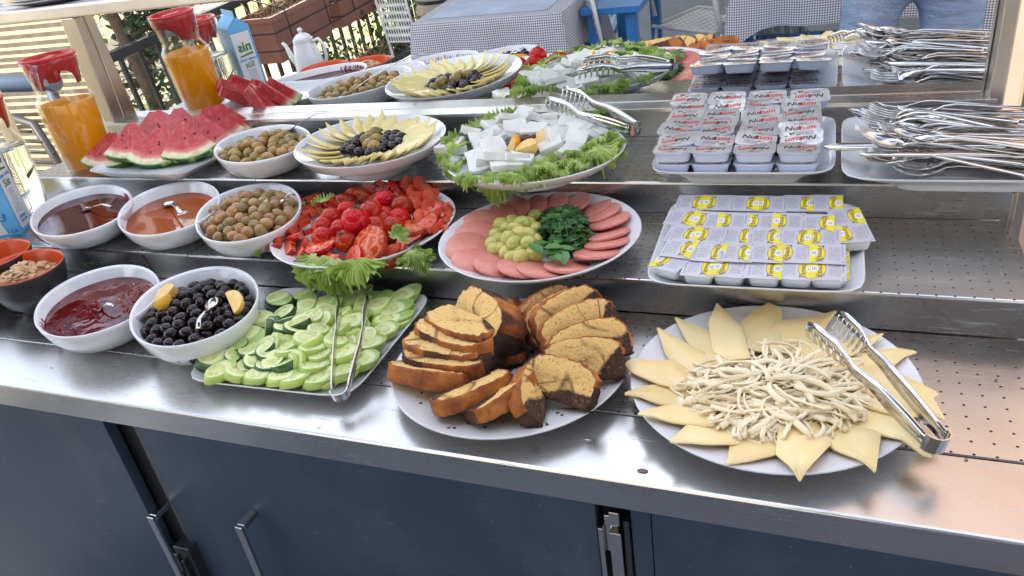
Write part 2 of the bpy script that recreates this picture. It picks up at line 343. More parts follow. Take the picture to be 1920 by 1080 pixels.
# crockery on the upper shelf
g = MB()
for i in range(6): g.lathe([(.05, .004*i+i*.003), (.07, .004*i+.002+i*.003), (.115, .012+i*.007), (.12, .014+i*.007), (.115, .015+i*.007), (.07, .006+i*.007)], 40)
g.obj('plate_stack', PORC, loc=(-1.60, .915, .4285), label='stack of white plates at the left end of the shelf above the post', cat='plates')
g = MB(); g.lathe([(.06, 0), (.10, .004), (.13, .016), (.133, .02), (.128, .019), (.10, .009), (.06, .006)], 40); g.obj('glass_dish', GLASS, loc=(-1.87, .95, .4285), label='clear glass dish at the far left of the shelf, cut by the frame', cat='dish')

# slatted screen, pipe and rattan chair seen past the left end
sc = E('slatted_screen', (0, 0, 0), 'weathered slatted screen with sunlight behind it, left of the steel post', 'screen')
me = None
for i in range(34):
    z = -.52+i*.029
    g = MB(); g.box((-4.3, 1.70, 0), (-2.02, 1.708, .0165)); me = me or g.mesh('slat', WOOD)
    O('slat', me, sc, loc=(0, 0, z), rot=(0, R.uniform(-.0012, .0012), 0))
for x in (-4.28, -3.4, -2.42, -2.04):
    g = MB(); g.box((x-.025, 1.709, FL), (x+.025, 1.74, .5)); g.obj('upright', WOOD, sc)
g = MB(); g.box((-4.3, 1.69, .47), (-2.0, 1.745, .52)); g.obj('top_rail', WOOD, sc)
g = MB(); g.box((-5.6, 2.6, FL), (-2.2, 2.75, .95)); g.obj('yard_wall', plain('cream_wall', (.50, .44, .26), .8), label='cream yellow wall showing through the slatted screen on the left', cat='wall')
g = MB(); g.tube([(-4.5, 1.45, .135), (-2.42, 1.45, .110)], .032, 14); o = g.obj('blue_pipe', BLUEPIPE, label='thick blue grey horizontal rail at the left edge, behind the juice jug', cat='rail')
g = MB(); g.tube([(-4.4, 1.45, FL), (-4.4, 1.45, .13)], .02, 8); g.obj('bracket', BLUEPIPE, o); g = MB(); g.tube([(-2.46, 1.45, FL), (-2.46, 1.45, .11)], .02, 8); g.obj('bracket', BLUEPIPE, o)
ch = E('rattan_chair', (-2.62, 1.22, FL), 'dark rattan armchair behind the left end of the buffet', 'chair')
g = MB(); g.tube([(-.28, .05, .45), (-.27, .06, .75), (-.2, .08, .9), (0, .09, .95), (.2, .08, .9), (.27, .06, .75), (.28, .05, .45)], .016, 8); g.obj('back_frame', RATTAN, ch)
g = MB()
for i in range(11):
    z = .48+i*.04; w = .27 if z < .8 else .27-(z-.8)*.9
    g.tube([(-w, .06, z), (0, .075, z+.008), (w, .06, z)], .006, 5)
g.obj('backrest', RATTAN, ch)
g = MB(); g.box((-.27, -.45, .42), (.27, .04, .46)); g.obj('seat', RATTAN, ch)
for x in (-.25, .25):
    for y in (-.42, .02):
        g = MB(); g.tube([(x, y, 0), (x, y, .42)], .018, 8); g.obj('leg', RATTAN, ch)

# ------------------------------------------------------------ the terrace behind the camera (seen in the mirror)
fe = E('iron_fence', (0, 0, 0), 'black iron railing along the terrace edge, reflected at the top left of the mirror', 'fence')
g = MB(); g.box((-2.74, -8, -.02), (-2.70, .8, .02)); g.obj('top_rail', BLACKMET, fe)
g = MB(); g.box((-2.735, -8, -.80), (-2.705, .8, -.77)); g.obj('bottom_rail', BLACKMET, fe)
g = MB(); g.box((-.009, -.009, -.77), (.009, .009, -.02)); me = g.mesh('bar', BLACKMET)
y = .75
while y > -7.95:
    O('bar', me, fe, loc=(-2.72, y, 0)); y -= .115
def leafcard(g, p, s, R, m=0):
    a = R.uniform(0, 2*pi); t = R.uniform(-1.1, 1.1); M = Matrix.Translation(p) @ Matrix.Rotation(a, 4, 'Z') @ Matrix.Rotation(t, 4, 'X')
    g.add([(0, 0, 0), (s*.32, s*.4, .1*s), (0, s, 0), (-s*.32, s*.4, .1*s)], [(0, 1, 2), (0, 2, 3)], m, False, M)
for (y, yy, lab) in ((-1.18, -1.75, 'terracotta planter hung on the railing, nearer one in the mirror'), (-1.83, -2.40, 'terracotta planter hung further along the railing, in the mirror')):
    pl = E('hanging_planter', (0, 0, 0), lab, 'planter', 'planters on the railing')
    g = MB(); x0, x1 = -2.69, -2.48
    g.loops([[(x0+.03, y-.03, -.32), (x1-.03, y-.03, -.32), (x1-.03, yy+.03, -.32), (x0+.03, yy+.03, -.32)], [(x0, y, -.10), (x1, y, -.10), (x1, yy, -.10), (x0, yy, -.10)], [(x0-.01, y+.01, -.10), (x1+.01, y+.01, -.10), (x1+.01, yy-.01, -.10), (x0-.01, yy-.01, -.10)], [(x0-.01, y+.01, -.075), (x1+.01, y+.01, -.075), (x1+.01, yy-.01, -.075), (x0-.01, yy-.01, -.075)], [(x0+.01, y-.01, -.075), (x1-.01, y-.01, -.075), (x1-.01, yy+.01, -.075), (x0+.01, yy+.01, -.075)], [(x0+.01, y-.01, -.11), (x1-.01, y-.01, -.11), (x1-.01, yy+.01, -.11), (x0+.01, yy+.01, -.11)]], 0, False); g.obj('box', TERRA, pl)
    g = MB(); g.box((x0+.011, yy+.011, -.125), (x1-.011, y-.011, -.105)); g.obj('soil', SOIL, pl)
    g = MB()
    for z in (-.15, -.24): g.tube([(x0, y+.03, z), (x1+.03, y+.03, z), (x1+.03, yy-.03, z), (x0, yy-.03, z)], .004, 5)
    for q in (y-.1, yy+.1): g.tube([(x1+.03, q, -.24), (x1+.03, q, -.06), (-2.72, q, .022)], .004, 5)
    g.obj('hanger', BLACKMET, pl)
    g = MB()
    for i in range(90):
        p = V(R.uniform(x0+.03, x1-.03), R.uniform(yy+.03, y-.03), -.1); q = p+V(R.uniform(-.08, .08), R.uniform(-.1, .1), R.uniform(.02, .12)); g.tube([p, (p+q)/2+V(0, 0, .02), q], .002, 3)
    g.obj('dry_plant', STRAW, pl, kind='stuff')
pl = E('floor_planter', (0, 0, 0), 'long black planter with straggly green plants on the floor by the railing', 'planter')
g = MB(); x0, x1, y, yy = -2.66, -2.34, -1.55, -2.75
g.loops([[(x0+.05, y-.05, FL), (x1-.05, y-.05, FL), (x1-.05, yy+.05, FL), (x0+.05, yy+.05, FL)], [(x0, y, -.58), (x1, y, -.58), (x1, yy, -.58), (x0, yy, -.58)], [(x0+.02, y-.02, -.58), (x1-.02, y-.02, -.58), (x1-.02, yy+.02, -.58), (x0+.02, yy+.02, -.58)], [(x0+.03, y-.03, -.64), (x1-.03, y-.03, -.64), (x1-.03, yy+.03, -.64), (x0+.03, yy+.03, -.64)]], 0, False); g.obj('box', BLKPL, pl, bev=.006)
g = MB()
for i in range(260):
    p = V(R.uniform(x0+.04, x1-.04), R.uniform(yy+.04, y-.04), -.64); q = p+V(R.gauss(0, .07), R.gauss(0, .1), R.uniform(.04, .2)); g.tube([p, (p+q)/2+V(0, 0, .03), q], .0025, 3)
g.obj('dry_stems', STRAW, pl, kind='stuff')
g = MB()
for k in range(9):
    cpt = V(R.uniform(x0, x1), R.uniform(yy, y), R.uniform(-.5, -.3))
    for i in range(60): leafcard(g, cpt+V(R.gauss(0, .06), R.gauss(0, .07), R.gauss(0, .06)), R.uniform(.03, .07), R)
g.obj('foliage', LEAFG, pl, kind='stuff')
def tree(loc, h, rad, n, mat, lab, name, trunk=True, lean=0, sz=(.03, .07)):
    t = E(name, loc, lab, 'tree'); rr = random.Random(len(lab))
    g = MB(); pts = [V(0, 0, 0), V(.03, .02, h*.35), V(-.02+lean*.5, .03, h*.7), V(lean, 0, h)]; g.tube(pts, [.05, .038, .025, .01], 9)
    tips = []
    for i in range(16):
        z = h*(.22+.72*i/16); b = V(lean*z/h, .02, z); a = rr.uniform(0, 6.28); L = rad*(1.05-.5*z/h)*rr.uniform(.6, 1.05); e = b+V(cos(a)*L, sin(a)*L, L*rr.uniform(.1, .7)); mid = (b+e)/2+V(0, 0, -.03)
        g.tube([b, mid, e], [.016, .011, .004], 6); tips += [mid, (mid+e)/2, e]
    g.obj('trunk', BARK, t)
    g = MB()
    for i in range(n):
        p = rr.choice(tips)+V(rr.gauss(0, rad*.15), rr.gauss(0, rad*.15), rr.gauss(0, rad*.14))
        leafcard(g, p, rr.uniform(*sz), rr)
    g.obj('crown', mat, t, kind='stuff')
tree((-3.12, -.84, FL), 1.75, .52, 5200, CONIF, 'dark conifer by the railing, reflected beside the left post', 'conifer_tree', sz=(.02, .06))
tree((-5.6, -3.2, FL), 2.6, .9, 3500, LEAFG, 'green shrub tree outside the railing, seen far left in the mirror', 'shrub_tree', lean=.2, sz=(.05, .1))
tree((-7.5, -6.0, FL), 3.0, 1.2, 3500, LEAFG, 'leafy tree in the sunny yard beyond the railing', 'yard_tree', sz=(.06, .14))
br_ = MB()
br_.lathe([(.17, 0), (.20, .1), (.225, .28), (.20, .46), (.17, .56), (.155, .56), (.155, .52)], 28); o = br_.obj('barrel', BARREL, loc=(-2.42, -3.05, FL), label='pale wooden barrel beside the white chair, top of the mirror', cat='barrel')
for z, r in ((.1, .203), (.46, .203), (.2, .218), (.36, .218)):
    g = MB(); g.lathe([(r, z-.012), (r+.004, z-.010), (r+.004, z+.010), (r, z+.012)], 28, cap0=False, cap1=False); g.obj('hoop', BLACKMET, o)

def cloth(x0, x1, y0, y1, z, drop, corner, lab):
    "tablecloth: top plus a draped skirt; uv in metres"
    g = MB(); nx, n = 40, 0
    per = []; ns = 36
    def side(a, b):
        for i in range(ns): t = i/ns; per.append((a[0]+(b[0]-a[0])*t, a[1]+(b[1]-a[1])*t, t))
    cs = [(x0, y0), (x1, y0), (x1, y1), (x0, y1)]; nrm = [(0, -1), (1, 0), (0, 1), (-1, 0)]
    L = []; uvs = []
    for lev in range(6):
        l = []
        d = [0, .004, .03, drop*.4, drop*.75, drop][lev]
        for k in range(4):
            a, b = cs[k], cs[(k+1) % 4]; nn = nrm[k]; Ls = hypot(b[0]-a[0], b[1]-a[1])
            for i in range(ns):
                t = i/ns; x = a[0]+(b[0]-a[0])*t; y = a[1]+(b[1]-a[1])*t
                dc = min(t, 1-t)*Ls; cf = max(0, 1-dc/.16)
                wv = .013*sin(t*Ls*24+k*2)+.006*sin(t*Ls*51+k); f = d/drop
                dd = d*(1+(corner-1)*cf**2)
                o = (.004 if lev else 0)+(.012+wv)*f+.045*cf*f
                pr = nrm[(k-1) % 4] if t < .5 else nrm[(k+1) % 4]
                l.append((x+nn[0]*o+pr[0]*cf*o, y+nn[1]*o+pr[1]*cf*o, z-(dd if lev else 0)))
        L.append(l)
    b = 0; g.loops(L, 0, True, True, False)
    me = g.mesh('cloth', GING); uv = me.uv_layers.new(name='UVMap')
    for p in me.polygons:
        n_ = p.normal
        for li in p.loop_indices:
            v = me.vertices[me.loops[li].vertex_index].co
            if abs(n_.z) > .7: uv.data[li].uv = (v.x, v.y)
            elif abs(n_.x) > abs(n_.y): uv.data[li].uv = (v.y, v.z)
            else: uv.data[li].uv = (v.x, v.z)
    return me
def table(x0, x1, y0, y1, z, lab, clab, legm=BLUEP):
    t = E('dining_table', ((x0+x1)/2, (y0+y1)/2, FL), lab, 'table', 'dining tables on the terrace'); cx, cy = t.location.x, t.location.y
    g = MB(); g.box((x0-cx, y0-cy, z-.03-FL), (x1-cx, y1-cy, z-.003-FL)); g.obj('tabletop', legm, t)
    g = MB(); g.box((-.025, -.025, 0), (.025, .025, z-.031-FL)); me = g.mesh('leg', legm)
    for x in (x0+.05, x1-.05):
        for y in (y0+.05, y1-.05): O('leg', me, t, loc=(x-cx, y-cy, 0))
    if clab: O('tablecloth', cloth(x0-.004, x1+.004, y0-.004, y1+.004, z, .22, 1.75, ''), label=clab, cat='tablecloth', group='gingham tablecloths')
    return t
t1 = table(-1.64, -.90, -1.72, -1.13, -.15, 'dining table under the left gingham cloth in the mirror', 'black and white gingham cloth on the left table in the mirror')
g = MB(); g.box((-1.58, -1.6, 0), (-.98, -1.19, .0015)); g.obj('cloth_runner', plain('pale_blue_runner', (.42, .50, .62), .8), loc=(0, 0, -.1485), label='pale blue table runner lying on the left gingham cloth', cat='runner')
table(-.20, .80, -2.3, -1.5, -.15, 'dining table under the right gingham cloth in the mirror', 'black and white gingham cloth on the right table in the mirror, beside the jeans')
table(-.88, -.60, -2.0, -1.36, -.2, 'bare blue painted table standing between the two gingham tables', None)
def hole_panel(g, w, h, nx, ny, m=0, M=None, r=.38):
    "flat panel with a grid of real holes (thickness 4 mm)"
    cw, chh = w/nx, h/ny
    for i in range(nx):
        for j in range(ny):
            cx, cy = -w/2+cw*(i+.5), -h/2+chh*(j+.5); n = 8
            o = []; q = []
            for k in range(n):
                a = pi/4*k+pi/8*0; sx = cos(a); sy = sin(a); mm = max(abs(sx), abs(sy))
                o.append((cx+sx/mm*cw/2, cy+sy/mm*chh/2)); q.append((cx+sx*cw*r, cy+sy*chh*r))
            for zz, rev in ((.002, False), (-.002, True)):
                g.add([(x, y, zz) for x, y in o]+[(x, y, zz) for x, y in q], [((k, (k+1) % n, n+(k+1) % n, n+k) if not rev else (k, n+k, n+(k+1) % n, (k+1) % n)) for k in range(n)], m, False, M)
def chair(loc, rz, pm, lm, lab, sc_=1):
    t = E('garden_chair', loc, lab, 'chair', 'plastic chairs round the terrace tables', (0, 0, rz)); t.scale = (sc_*.9, sc_, 1)
    g = MB(); M = Matrix.Translation((0, 0, .45)); hole_panel(g, .40, .38, 11, 9, M=M); g.tube([(-.205, -.19, .45), (.205, -.19, .45), (.205, .195, .45), (-.205, .195, .45), (-.205, -.19, .45)], .010, 6); g.obj('seat', pm, t)
    g = MB(); M = Matrix.Translation((0, .225, .70)) @ Matrix.Rotation(radians(80), 4, 'X'); hole_panel(g, .36, .24, 11, 6, M=M); g.tube([(-.19, .19, .50), (-.19, .245, .80), (-.17, .25, .84), (.17, .25, .84), (.19, .245, .80), (.19, .19, .50)], .014, 6); g.obj('backrest', pm, t)
    for x in (-.18, .18):
        for y in (-.17, .19):
            g = MB(); g.tube([(x, y, .44), (x*1.15, y*1.2, 0)], .014, 7); g.obj('leg', lm, t)
chair((-1.88, -1.56, FL), radians(8), WPLAST, BLACKMET, 'white plastic chair with perforated back at the left end of the left table', .55)
chair((-.72, -1.50, FL), radians(60), WPLAST, BLACKMET, 'white perforated chair back in front of the blue table', .7)
chair((-1.06, -2.02, FL), radians(172), BPLAST, BLACKMET, 'pale blue chair behind the right end of the left gingham table')
chair((-.09, -1.72, FL), radians(84), WPLAST, BLACKMET, 'white perforated chair at the left end of the right gingham table')
chair((-.40, -1.98, FL), radians(120), WPLAST, WPLAST, 'white chair with white legs beyond the blue table')
chair((-1.45, -2.0, FL), pi, BPLAST, BLUEP, 'pale blue chair behind the left gingham table')
def stool(loc, rz, pm, lm, lab):
    t = E('garden_stool', loc, lab, 'stool', 'pale blue stools under the tables', (0, 0, rz))
    g = MB(); M = Matrix.Translation((0, 0, .45)); hole_panel(g, .34, .32, 10, 9, M=M); g.tube([(-.175, -.165, .45), (.175, -.165, .45), (.175, .165, .45), (-.175, .165, .45), (-.175, -.165, .45)], .010, 6); g.obj('seat', pm, t)
    for x in (-.15, .15):
        for y in (-.14, .14):
            g = MB(); g.tube([(x, y, .44), (x*1.15, y*1.2, 0)], .014, 7); g.obj('leg', lm, t)
stool((-1.58, -1.42, FL), .1, BPLAST, BLUEP, 'pale blue perforated stool under the left gingham table')
stool((-.98, -1.45, FL), -.1, BPLAST, BLACKMET, 'pale blue perforated stool at the right end of the left table')
stool((.06, -1.45, FL), 0, BPLAST, BLUEP, 'pale blue perforated stool under the right gingham table')

# ------------------------------------------------------------ food materials
def food(name, cols, scale=8, rough=.4, sss=.15, rad=(.01, .005, .003), bump=.2, bs=60, var=.08, hue=.004, **k):
    m = Mat(name, cols[0], rough, Subsurface_Weight=sss, Subsurface_Radius=rad, Subsurface_Scale=1.0, **k)
    n = m.noise(scale, 5); c_ = m.ramp(n, [(.28+.44*i/(len(cols)-1), c) for i, c in enumerate(cols)])
    m.color(vary(m, c_, var, hue)); m.bump(m.noise(bs, 4), bump, .0015); return m
CHEESE = food('yellow_cheese', [(.92, .66, .30), (.96, .75, .40)], 12, .32, .25, bump=.12, bs=40).m
CHEESE2 = food('pale_yellow_cheese', [(.80, .65, .24), (.86, .74, .36)], 12, .3, .25, bump=.1, bs=40).m
STRAND = food('string_cheese', [(.95, .80, .53), (1, .90, .66)], 30, .5, .0, (.01, .01, .01), bump=.3, bs=120, var=.0).m
WHITEC = food('white_cheese', [(.64, .64, .59), (.78, .78, .73)], 25, .5, .2, bump=.9, bs=90, var=.05, hue=0).m
SALAMI = food('sliced_sausage', [(.63, .205, .165), (.67, .24, .19), (.70, .28, .22)], 120, .35, .2, bump=.25, bs=180, var=.05).m
TOM = food('tomato_skin', [(.36, .010, .003), (.48, .022, .005)], 20, .10, .02, bump=.02, var=.22, hue=.008, Specular_IOR_Level=.3).m
m = Mat('tomato_flesh', (.6, .05, .02), .2, Subsurface_Weight=.1, Subsurface_Radius=(.006, .002, .001)); v_ = m.voro(62, feat='DISTANCE_TO_EDGE'); c_ = m.ramp(v_, [(.0, (.80, .22, .10)), (.10, (.70, .10, .04)), (.16, (.56, .04, .014)), (.4, (.60, .07, .022))]); c_ = m.mix(m.ramp(m.voro(240), [(.2, (.6, .6, .6)), (.3, (0, 0, 0))]), c_, (.85, .45, .18)); m.color(vary(m, c_, .15, .006)); m.bump(v_, .6, .002); TOMF = m.m
TOMP = food('cut_tomato', [(.58, .035, .014), (.70, .10, .05), (.76, .20, .11)], 55, .18, .12, bump=.4, bs=110, var=.14).m
STEM = food('tomato_stem', [(.05, .09, .02), (.10, .16, .04)], 40, .7, 0).m
GRAPE = food('green_grape', [(.36, .38, .07), (.60, .54, .16)], 70, .06, .2, (.006, .006, .002), bump=.05, var=.15, hue=.02).m
OLG = food('green_olive', [(.22, .13, .03), (.42, .28, .07)], 60, .14, .05, bump=.15, bs=90, var=.28, hue=.02).m
OLB = food('brown_green_olive', [(.22, .11, .045), (.42, .26, .09)], 60, .16, .05, bump=.12, bs=90, var=.32, hue=.02).m
OLK = food('black_olive', [(.006, .003, .004), (.020, .009, .009)], 60, .09, 0, bump=.25, bs=38, var=.4, Specular_IOR_Level=.4).m
OLS = food('smooth_black_olive', [(.012, .006, .010), (.022, .010, .014)], 60, .1, 0, bump=.02, bs=70, var=.3).m
PIT = food('olive_pit', [(.30, .20, .09), (.42, .32, .16)], 60, .5, 0).m
CUKS = food('cucumber_skin', [(.018, .065, .014), (.07, .16, .035)], 50, .3, .05, bump=.2, var=.2).m
CUKP = food('peeled_cucumber', [(.42, .56, .10), (.55, .68, .20)], 40, .3, .3, (.012, .014, .004), bump=.2, var=.14).m
def cukface():
    m = Mat('cucumber_flesh', (.6, .7, .3), .25, Subsurface_Weight=.25, Subsurface_Radius=(.012, .014, .004))
    t = m.node('ShaderNodeTexCoord'); ln = m.node('ShaderNodeVectorMath', operation='LENGTH'); mp = m.node('ShaderNodeMapping'); mp.inputs['Scale'].default_value = (1, 1, 0)
    m.l.new(t.outputs['Object'], mp.inputs[0]); m.l.new(mp.outputs[0], ln.inputs[0])
    rad = ln.outputs['Value']; base = m.ramp(m.math('DIVIDE', rad, .021), [(0, (.68, .70, .28)), (.5, (.62, .68, .26)), (.58, (.74, .80, .42)), (.9, (.66, .76, .36)), (1, (.36, .52, .14))])
    seed = m.voro(150, (1, .55, 1)); sd_ = m.math('LESS_THAN', seed, .42); inr = m.math('LESS_THAN', rad, .0125)
    c_ = m.mix(m.math('MULTIPLY', m.math('MULTIPLY', sd_, inr), .6), base, (.46, .48, .15)); m.color(vary(m, c_, .08, .006)); m.bump(seed, .3, .001); return m.m
CUKF = cukface()
LET = Mat('lettuce', (.3, .5, .08), .35, Subsurface_Weight=.0); c_ = LET.ramp(LET.noise(25, 4), [(.3, (.22, .38, .05)), (.5, (.43, .57, .13)), (.72, (.66, .75, .34))]); LET.color(vary(LET, c_, .15, .01)); LET.bump(LET.noise(120, 3), .6, .003)
tr = LET.node('ShaderNodeBsdfTranslucent'); tr.inputs[0].default_value = (.36, .52, .10, 1); ms_ = LET.node('ShaderNodeMixShader'); ms_.inputs[0].default_value = .28
LET.l.new(LET.b.outputs[0], ms_.inputs[1]); LET.l.new(tr.outputs[0], ms_.inputs[2]); LET.l.new(ms_.outputs[0], LET.n['Material Output'].inputs[0]); LET = LET.m
PARS = food('parsley', [(.025, .09, .015), (.07, .20, .03)], 30, .4, 0, bump=.4, bs=90, var=.15).m
ORANGE = food('orange_rind', [(.85, .33, .02), (.9, .42, .04)], 30, .35, .2, bump=.4, bs=200).m
ORFL = food('citrus_flesh', [(.80, .48, .10), (.85, .62, .25)], 70, .25, .3, bump=.5, bs=120).m
DATE = food('dark_fruit', [(.03, .012, .006), (.16, .06, .02)], 60, .2, 0, bump=.4).m
m = Mat('cake_crumb', (.8, .6, .3), .85, Subsurface_Weight=.1, Subsurface_Radius=(.006, .004, .002))
n1 = m.noise(10, 0, (1, .25, 1), dist=1.3); pores = m.voro(330)
sep = m.node('ShaderNodeSeparateXYZ'); tcc = m.node('ShaderNodeTexCoord'); m.l.new(tcc.outputs['Object'], sep.inputs[0])
h_ = m.math('MULTIPLY_ADD', sep.outputs[2], -26, .62); xs = m.math('MULTIPLY', sep.outputs[0], 9)
swirl = m.math('ADD', m.math('ADD', n1, m.math('MULTIPLY', m.math('ADD', h_, xs), .55)), m.math('MULTIPLY_ADD', m.noise(60, 5, rough=.7), .26, -.40))
line = m.math('MULTIPLY', m.ramp(m.math('ABSOLUTE', m.math('SUBTRACT', n1, .50)), [(0, (1, 1, 1)), (.012, (.8, .8, .8)), (.03, (0, 0, 0))]), m.ramp(m.noise(45, 4), [(.35, (.25, .25, .25)), (.5, (1, 1, 1))]))
base = m.mix(m.noise(120, 5, rough=.7), (.76, .42, .11), (.93, .67, .28)); dk = m.ramp(swirl, [(.37, (0, 0, 0)), (.44, (1, 1, 1))])
c_ = m.mix(dk, base, (.055, .022, .012)); c_ = m.mix(m.math('MULTIPLY', line, .8), c_, (.12, .05, .025))
pp = m.noise(260, 4, rough=.6); c_ = m.mix(m.ramp(pp, [(.33, (.8, .8, .8)), (.42, (0, 0, 0))]), c_, (.34, .17, .05)); m.color(c_); m.bump(pp, 1, .003); m.bump(m.noise(90, 4), .5, .003); CRUMB = m.m
m = Mat('cake_crust', (.5, .2, .05), .7); c_ = m.ramp(m.noise(28, 6), [(.3, (.20, .045, .012)), (.45, (.42, .11, .022)), (.58, (.62, .20, .035)), (.72, (.78, .36, .08))])
dk = m.noise(12, 4, (1, .3, 1)); c_ = m.mix(m.ramp(dk, [(.57, (0, 0, 0)), (.61, (.85, .85, .85))]), c_, (.05, .02, .012)); m.color(c_); m.bump(m.noise(140, 5, rough=.75), 1, .008); CRUST = m.m
m = Mat('dark_cake', (.05, .02, .012), .9); m.color(m.ramp(m.noise(40, 5), [(.3, (.03, .012, .008)), (.7, (.10, .045, .025))])); m.bump(m.noise(160, 5, rough=.7), 1, .004); DCAKE = m.m
m = Mat('melon_flesh', (.7, .1, .08), .2, Subsurface_Weight=.35, Subsurface_Radius=(.015, .005, .004)); tcc = m.node('ShaderNodeTexCoord'); ln = m.node('ShaderNodeVectorMath', operation='LENGTH'); mp = m.node('ShaderNodeMapping'); mp.inputs['Scale'].default_value = (1, 1, 0)
m.l.new(tcc.outputs['Object'], mp.inputs[0]); m.l.new(mp.outputs[0], ln.inputs[0]); nz = m.noise(22, 5); rr_ = m.math('ADD', m.math('DIVIDE', ln.outputs['Value'], .105), m.math('MULTIPLY_ADD', nz, .10, -.05))
c_ = m.ramp(rr_, [(0, (.58, .035, .035)), (.35, (.46, .02, .025)), (.74, (.52, .035, .035)), (.83, (.74, .28, .22)), (.88, (.80, .78, .52)), (.97, (.70, .76, .46)), (1, (.2, .35, .06))])
c_ = m.mix(m.ramp(m.noise(70, 4), [(.45, (0, 0, 0)), (.7, (.5, .5, .5))]), c_, (.68, .14, .12)); m.color(c_); m.bump(m.noise(90, 5), .8, .003); MELON = m.m
m = Mat('melon_rind', (.03, .12, .02), .25); w_ = m.noise(30, 5, (1, .3, 1), dist=1.5); m.color(m.ramp(w_, [(.42, (.012, .07, .012)), (.55, (.05, .17, .025)), (.62, (.38, .52, .12))])); RIND = m.m
SEED = plain('melon_seed', (.03, .015, .01), .3)
def liquid(name, col, bump=0):
    m = Mat(name, col, .03)
    if bump: m.bump(m.noise(22, 3), bump, .012)
    m.color(m.ramp(m.noise(16, 4), [(.3, tuple(x*.6 for x in col)), (.7, col)])); return m.m
JAMD = liquid('dark_berry_syrup', (.075, .002, .012), .02); JAMR = liquid('cherry_jam', (.13, .003, .003), .16); HONEY = liquid('amber_honey', (.40, .080, .010), .02)
STAIN = plain('jam_stain', (.35, .05, .08), .5)
FLAKE = food('bran_flakes', [(.52, .32, .18), (.68, .46, .28)], 50, .8, 0, bump=.8, bs=90, var=0).m
CORN = food('corn_flakes', [(.72, .42, .10), (.82, .55, .18)], 50, .7, 0, bump=.8, bs=90, var=0).m
BLKCER = plain('black_glaze', (.025, .024, .028), .35, bump=.2, bs=40); ORGCER = plain('orange_glaze', (.66, .09, .02), .25)
TUBW = porc('tub_plastic_white', (.78, .79, .80), .35); TUBL = porc('tub_plastic_lilac', (.62, .66, .84), .3)
m = Mat('foil', (.74, .74, .76), .3, .75); m.bump(m.noise(70, 3, (1, .35, 1)), .9, .0025); m.color(m.ramp(m.noise(60, 3), [(.4, (.70, .70, .72)), (.6, (.80, .80, .82))])); FOIL = m.m
m = Mat('printed_lid_grey', (.60, .59, .64), .3, .15); vv = m.noise(900, 2, (.5, 1.2, 1), rough=.8, rnd=False)
tcc = m.node('ShaderNodeTexCoord'); sp = m.node('ShaderNodeSeparateXYZ'); m.l.new(tcc.outputs['Object'], sp.inputs[0])
ln_ = m.math('LESS_THAN', m.math('FRACT', m.math('MULTIPLY', sp.outputs[0], 900)), .55); box = m.math('MULTIPLY', m.math('LESS_THAN', m.math('ABSOLUTE', m.math('ADD', sp.outputs[0], .008)), .0070), m.math('LESS_THAN', m.math('ABSOLUTE', sp.outputs[1]), .0150))
tx_ = m.math('MULTIPLY', m.math('MULTIPLY', ln_, m.math('GREATER_THAN', vv, .47)), box); m.color(m.mix(m.math('MULTIPLY', tx_, .75), (.50, .49, .54), (.16, .15, .20))); m.bump(m.noise(90, 2), .3, .001); LIDG = m.m
YEL = plain('lid_yellow', (.74, .62, .02), .35, amt=.05); PYEL = plain('lid_gold', (.78, .62, .16), .35, amt=.05); BRN = plain('print_brown', (.14, .07, .02), .5); PRW = plain('print_white', (.72, .72, .72), .5); PRK = plain('print_black', (.03, .03, .03), .5); PRR = plain('print_red', (.55, .02, .02), .45); PRG = plain('print_green', (.04, .22, .06), .5); PRB = plain('print_blue', (.02, .22, .62), .4); PRBL = plain('print_light_blue', (.12, .42, .72), .4)

def text_geo(txt, size, bold=0, shear=0):
    cu = bpy.data.curves.new('t', 'FONT'); cu.body = txt; cu.size = size; cu.offset = bold; cu.shear = shear; cu.align_x = 'CENTER'; cu.align_y = 'CENTER'; cu.resolution_u = 2
    ob = bpy.data.objects.new('t', cu); COL.objects.link(ob); dg = bpy.context.evaluated_depsgraph_get(); me = ob.evaluated_get(dg).to_mesh()
    vs = [tuple(v.co) for v in me.vertices]; fs = [tuple(p.vertices) for p in me.polygons]
    ob.evaluated_get(dg).to_mesh_clear(); bpy.data.objects.remove(ob); bpy.data.curves.remove(cu); return vs, fs
def put_text(g, txt, size, m, M, **k):
    vs, fs = text_geo(txt, size, **k); g.add(vs, fs, m, False, M)

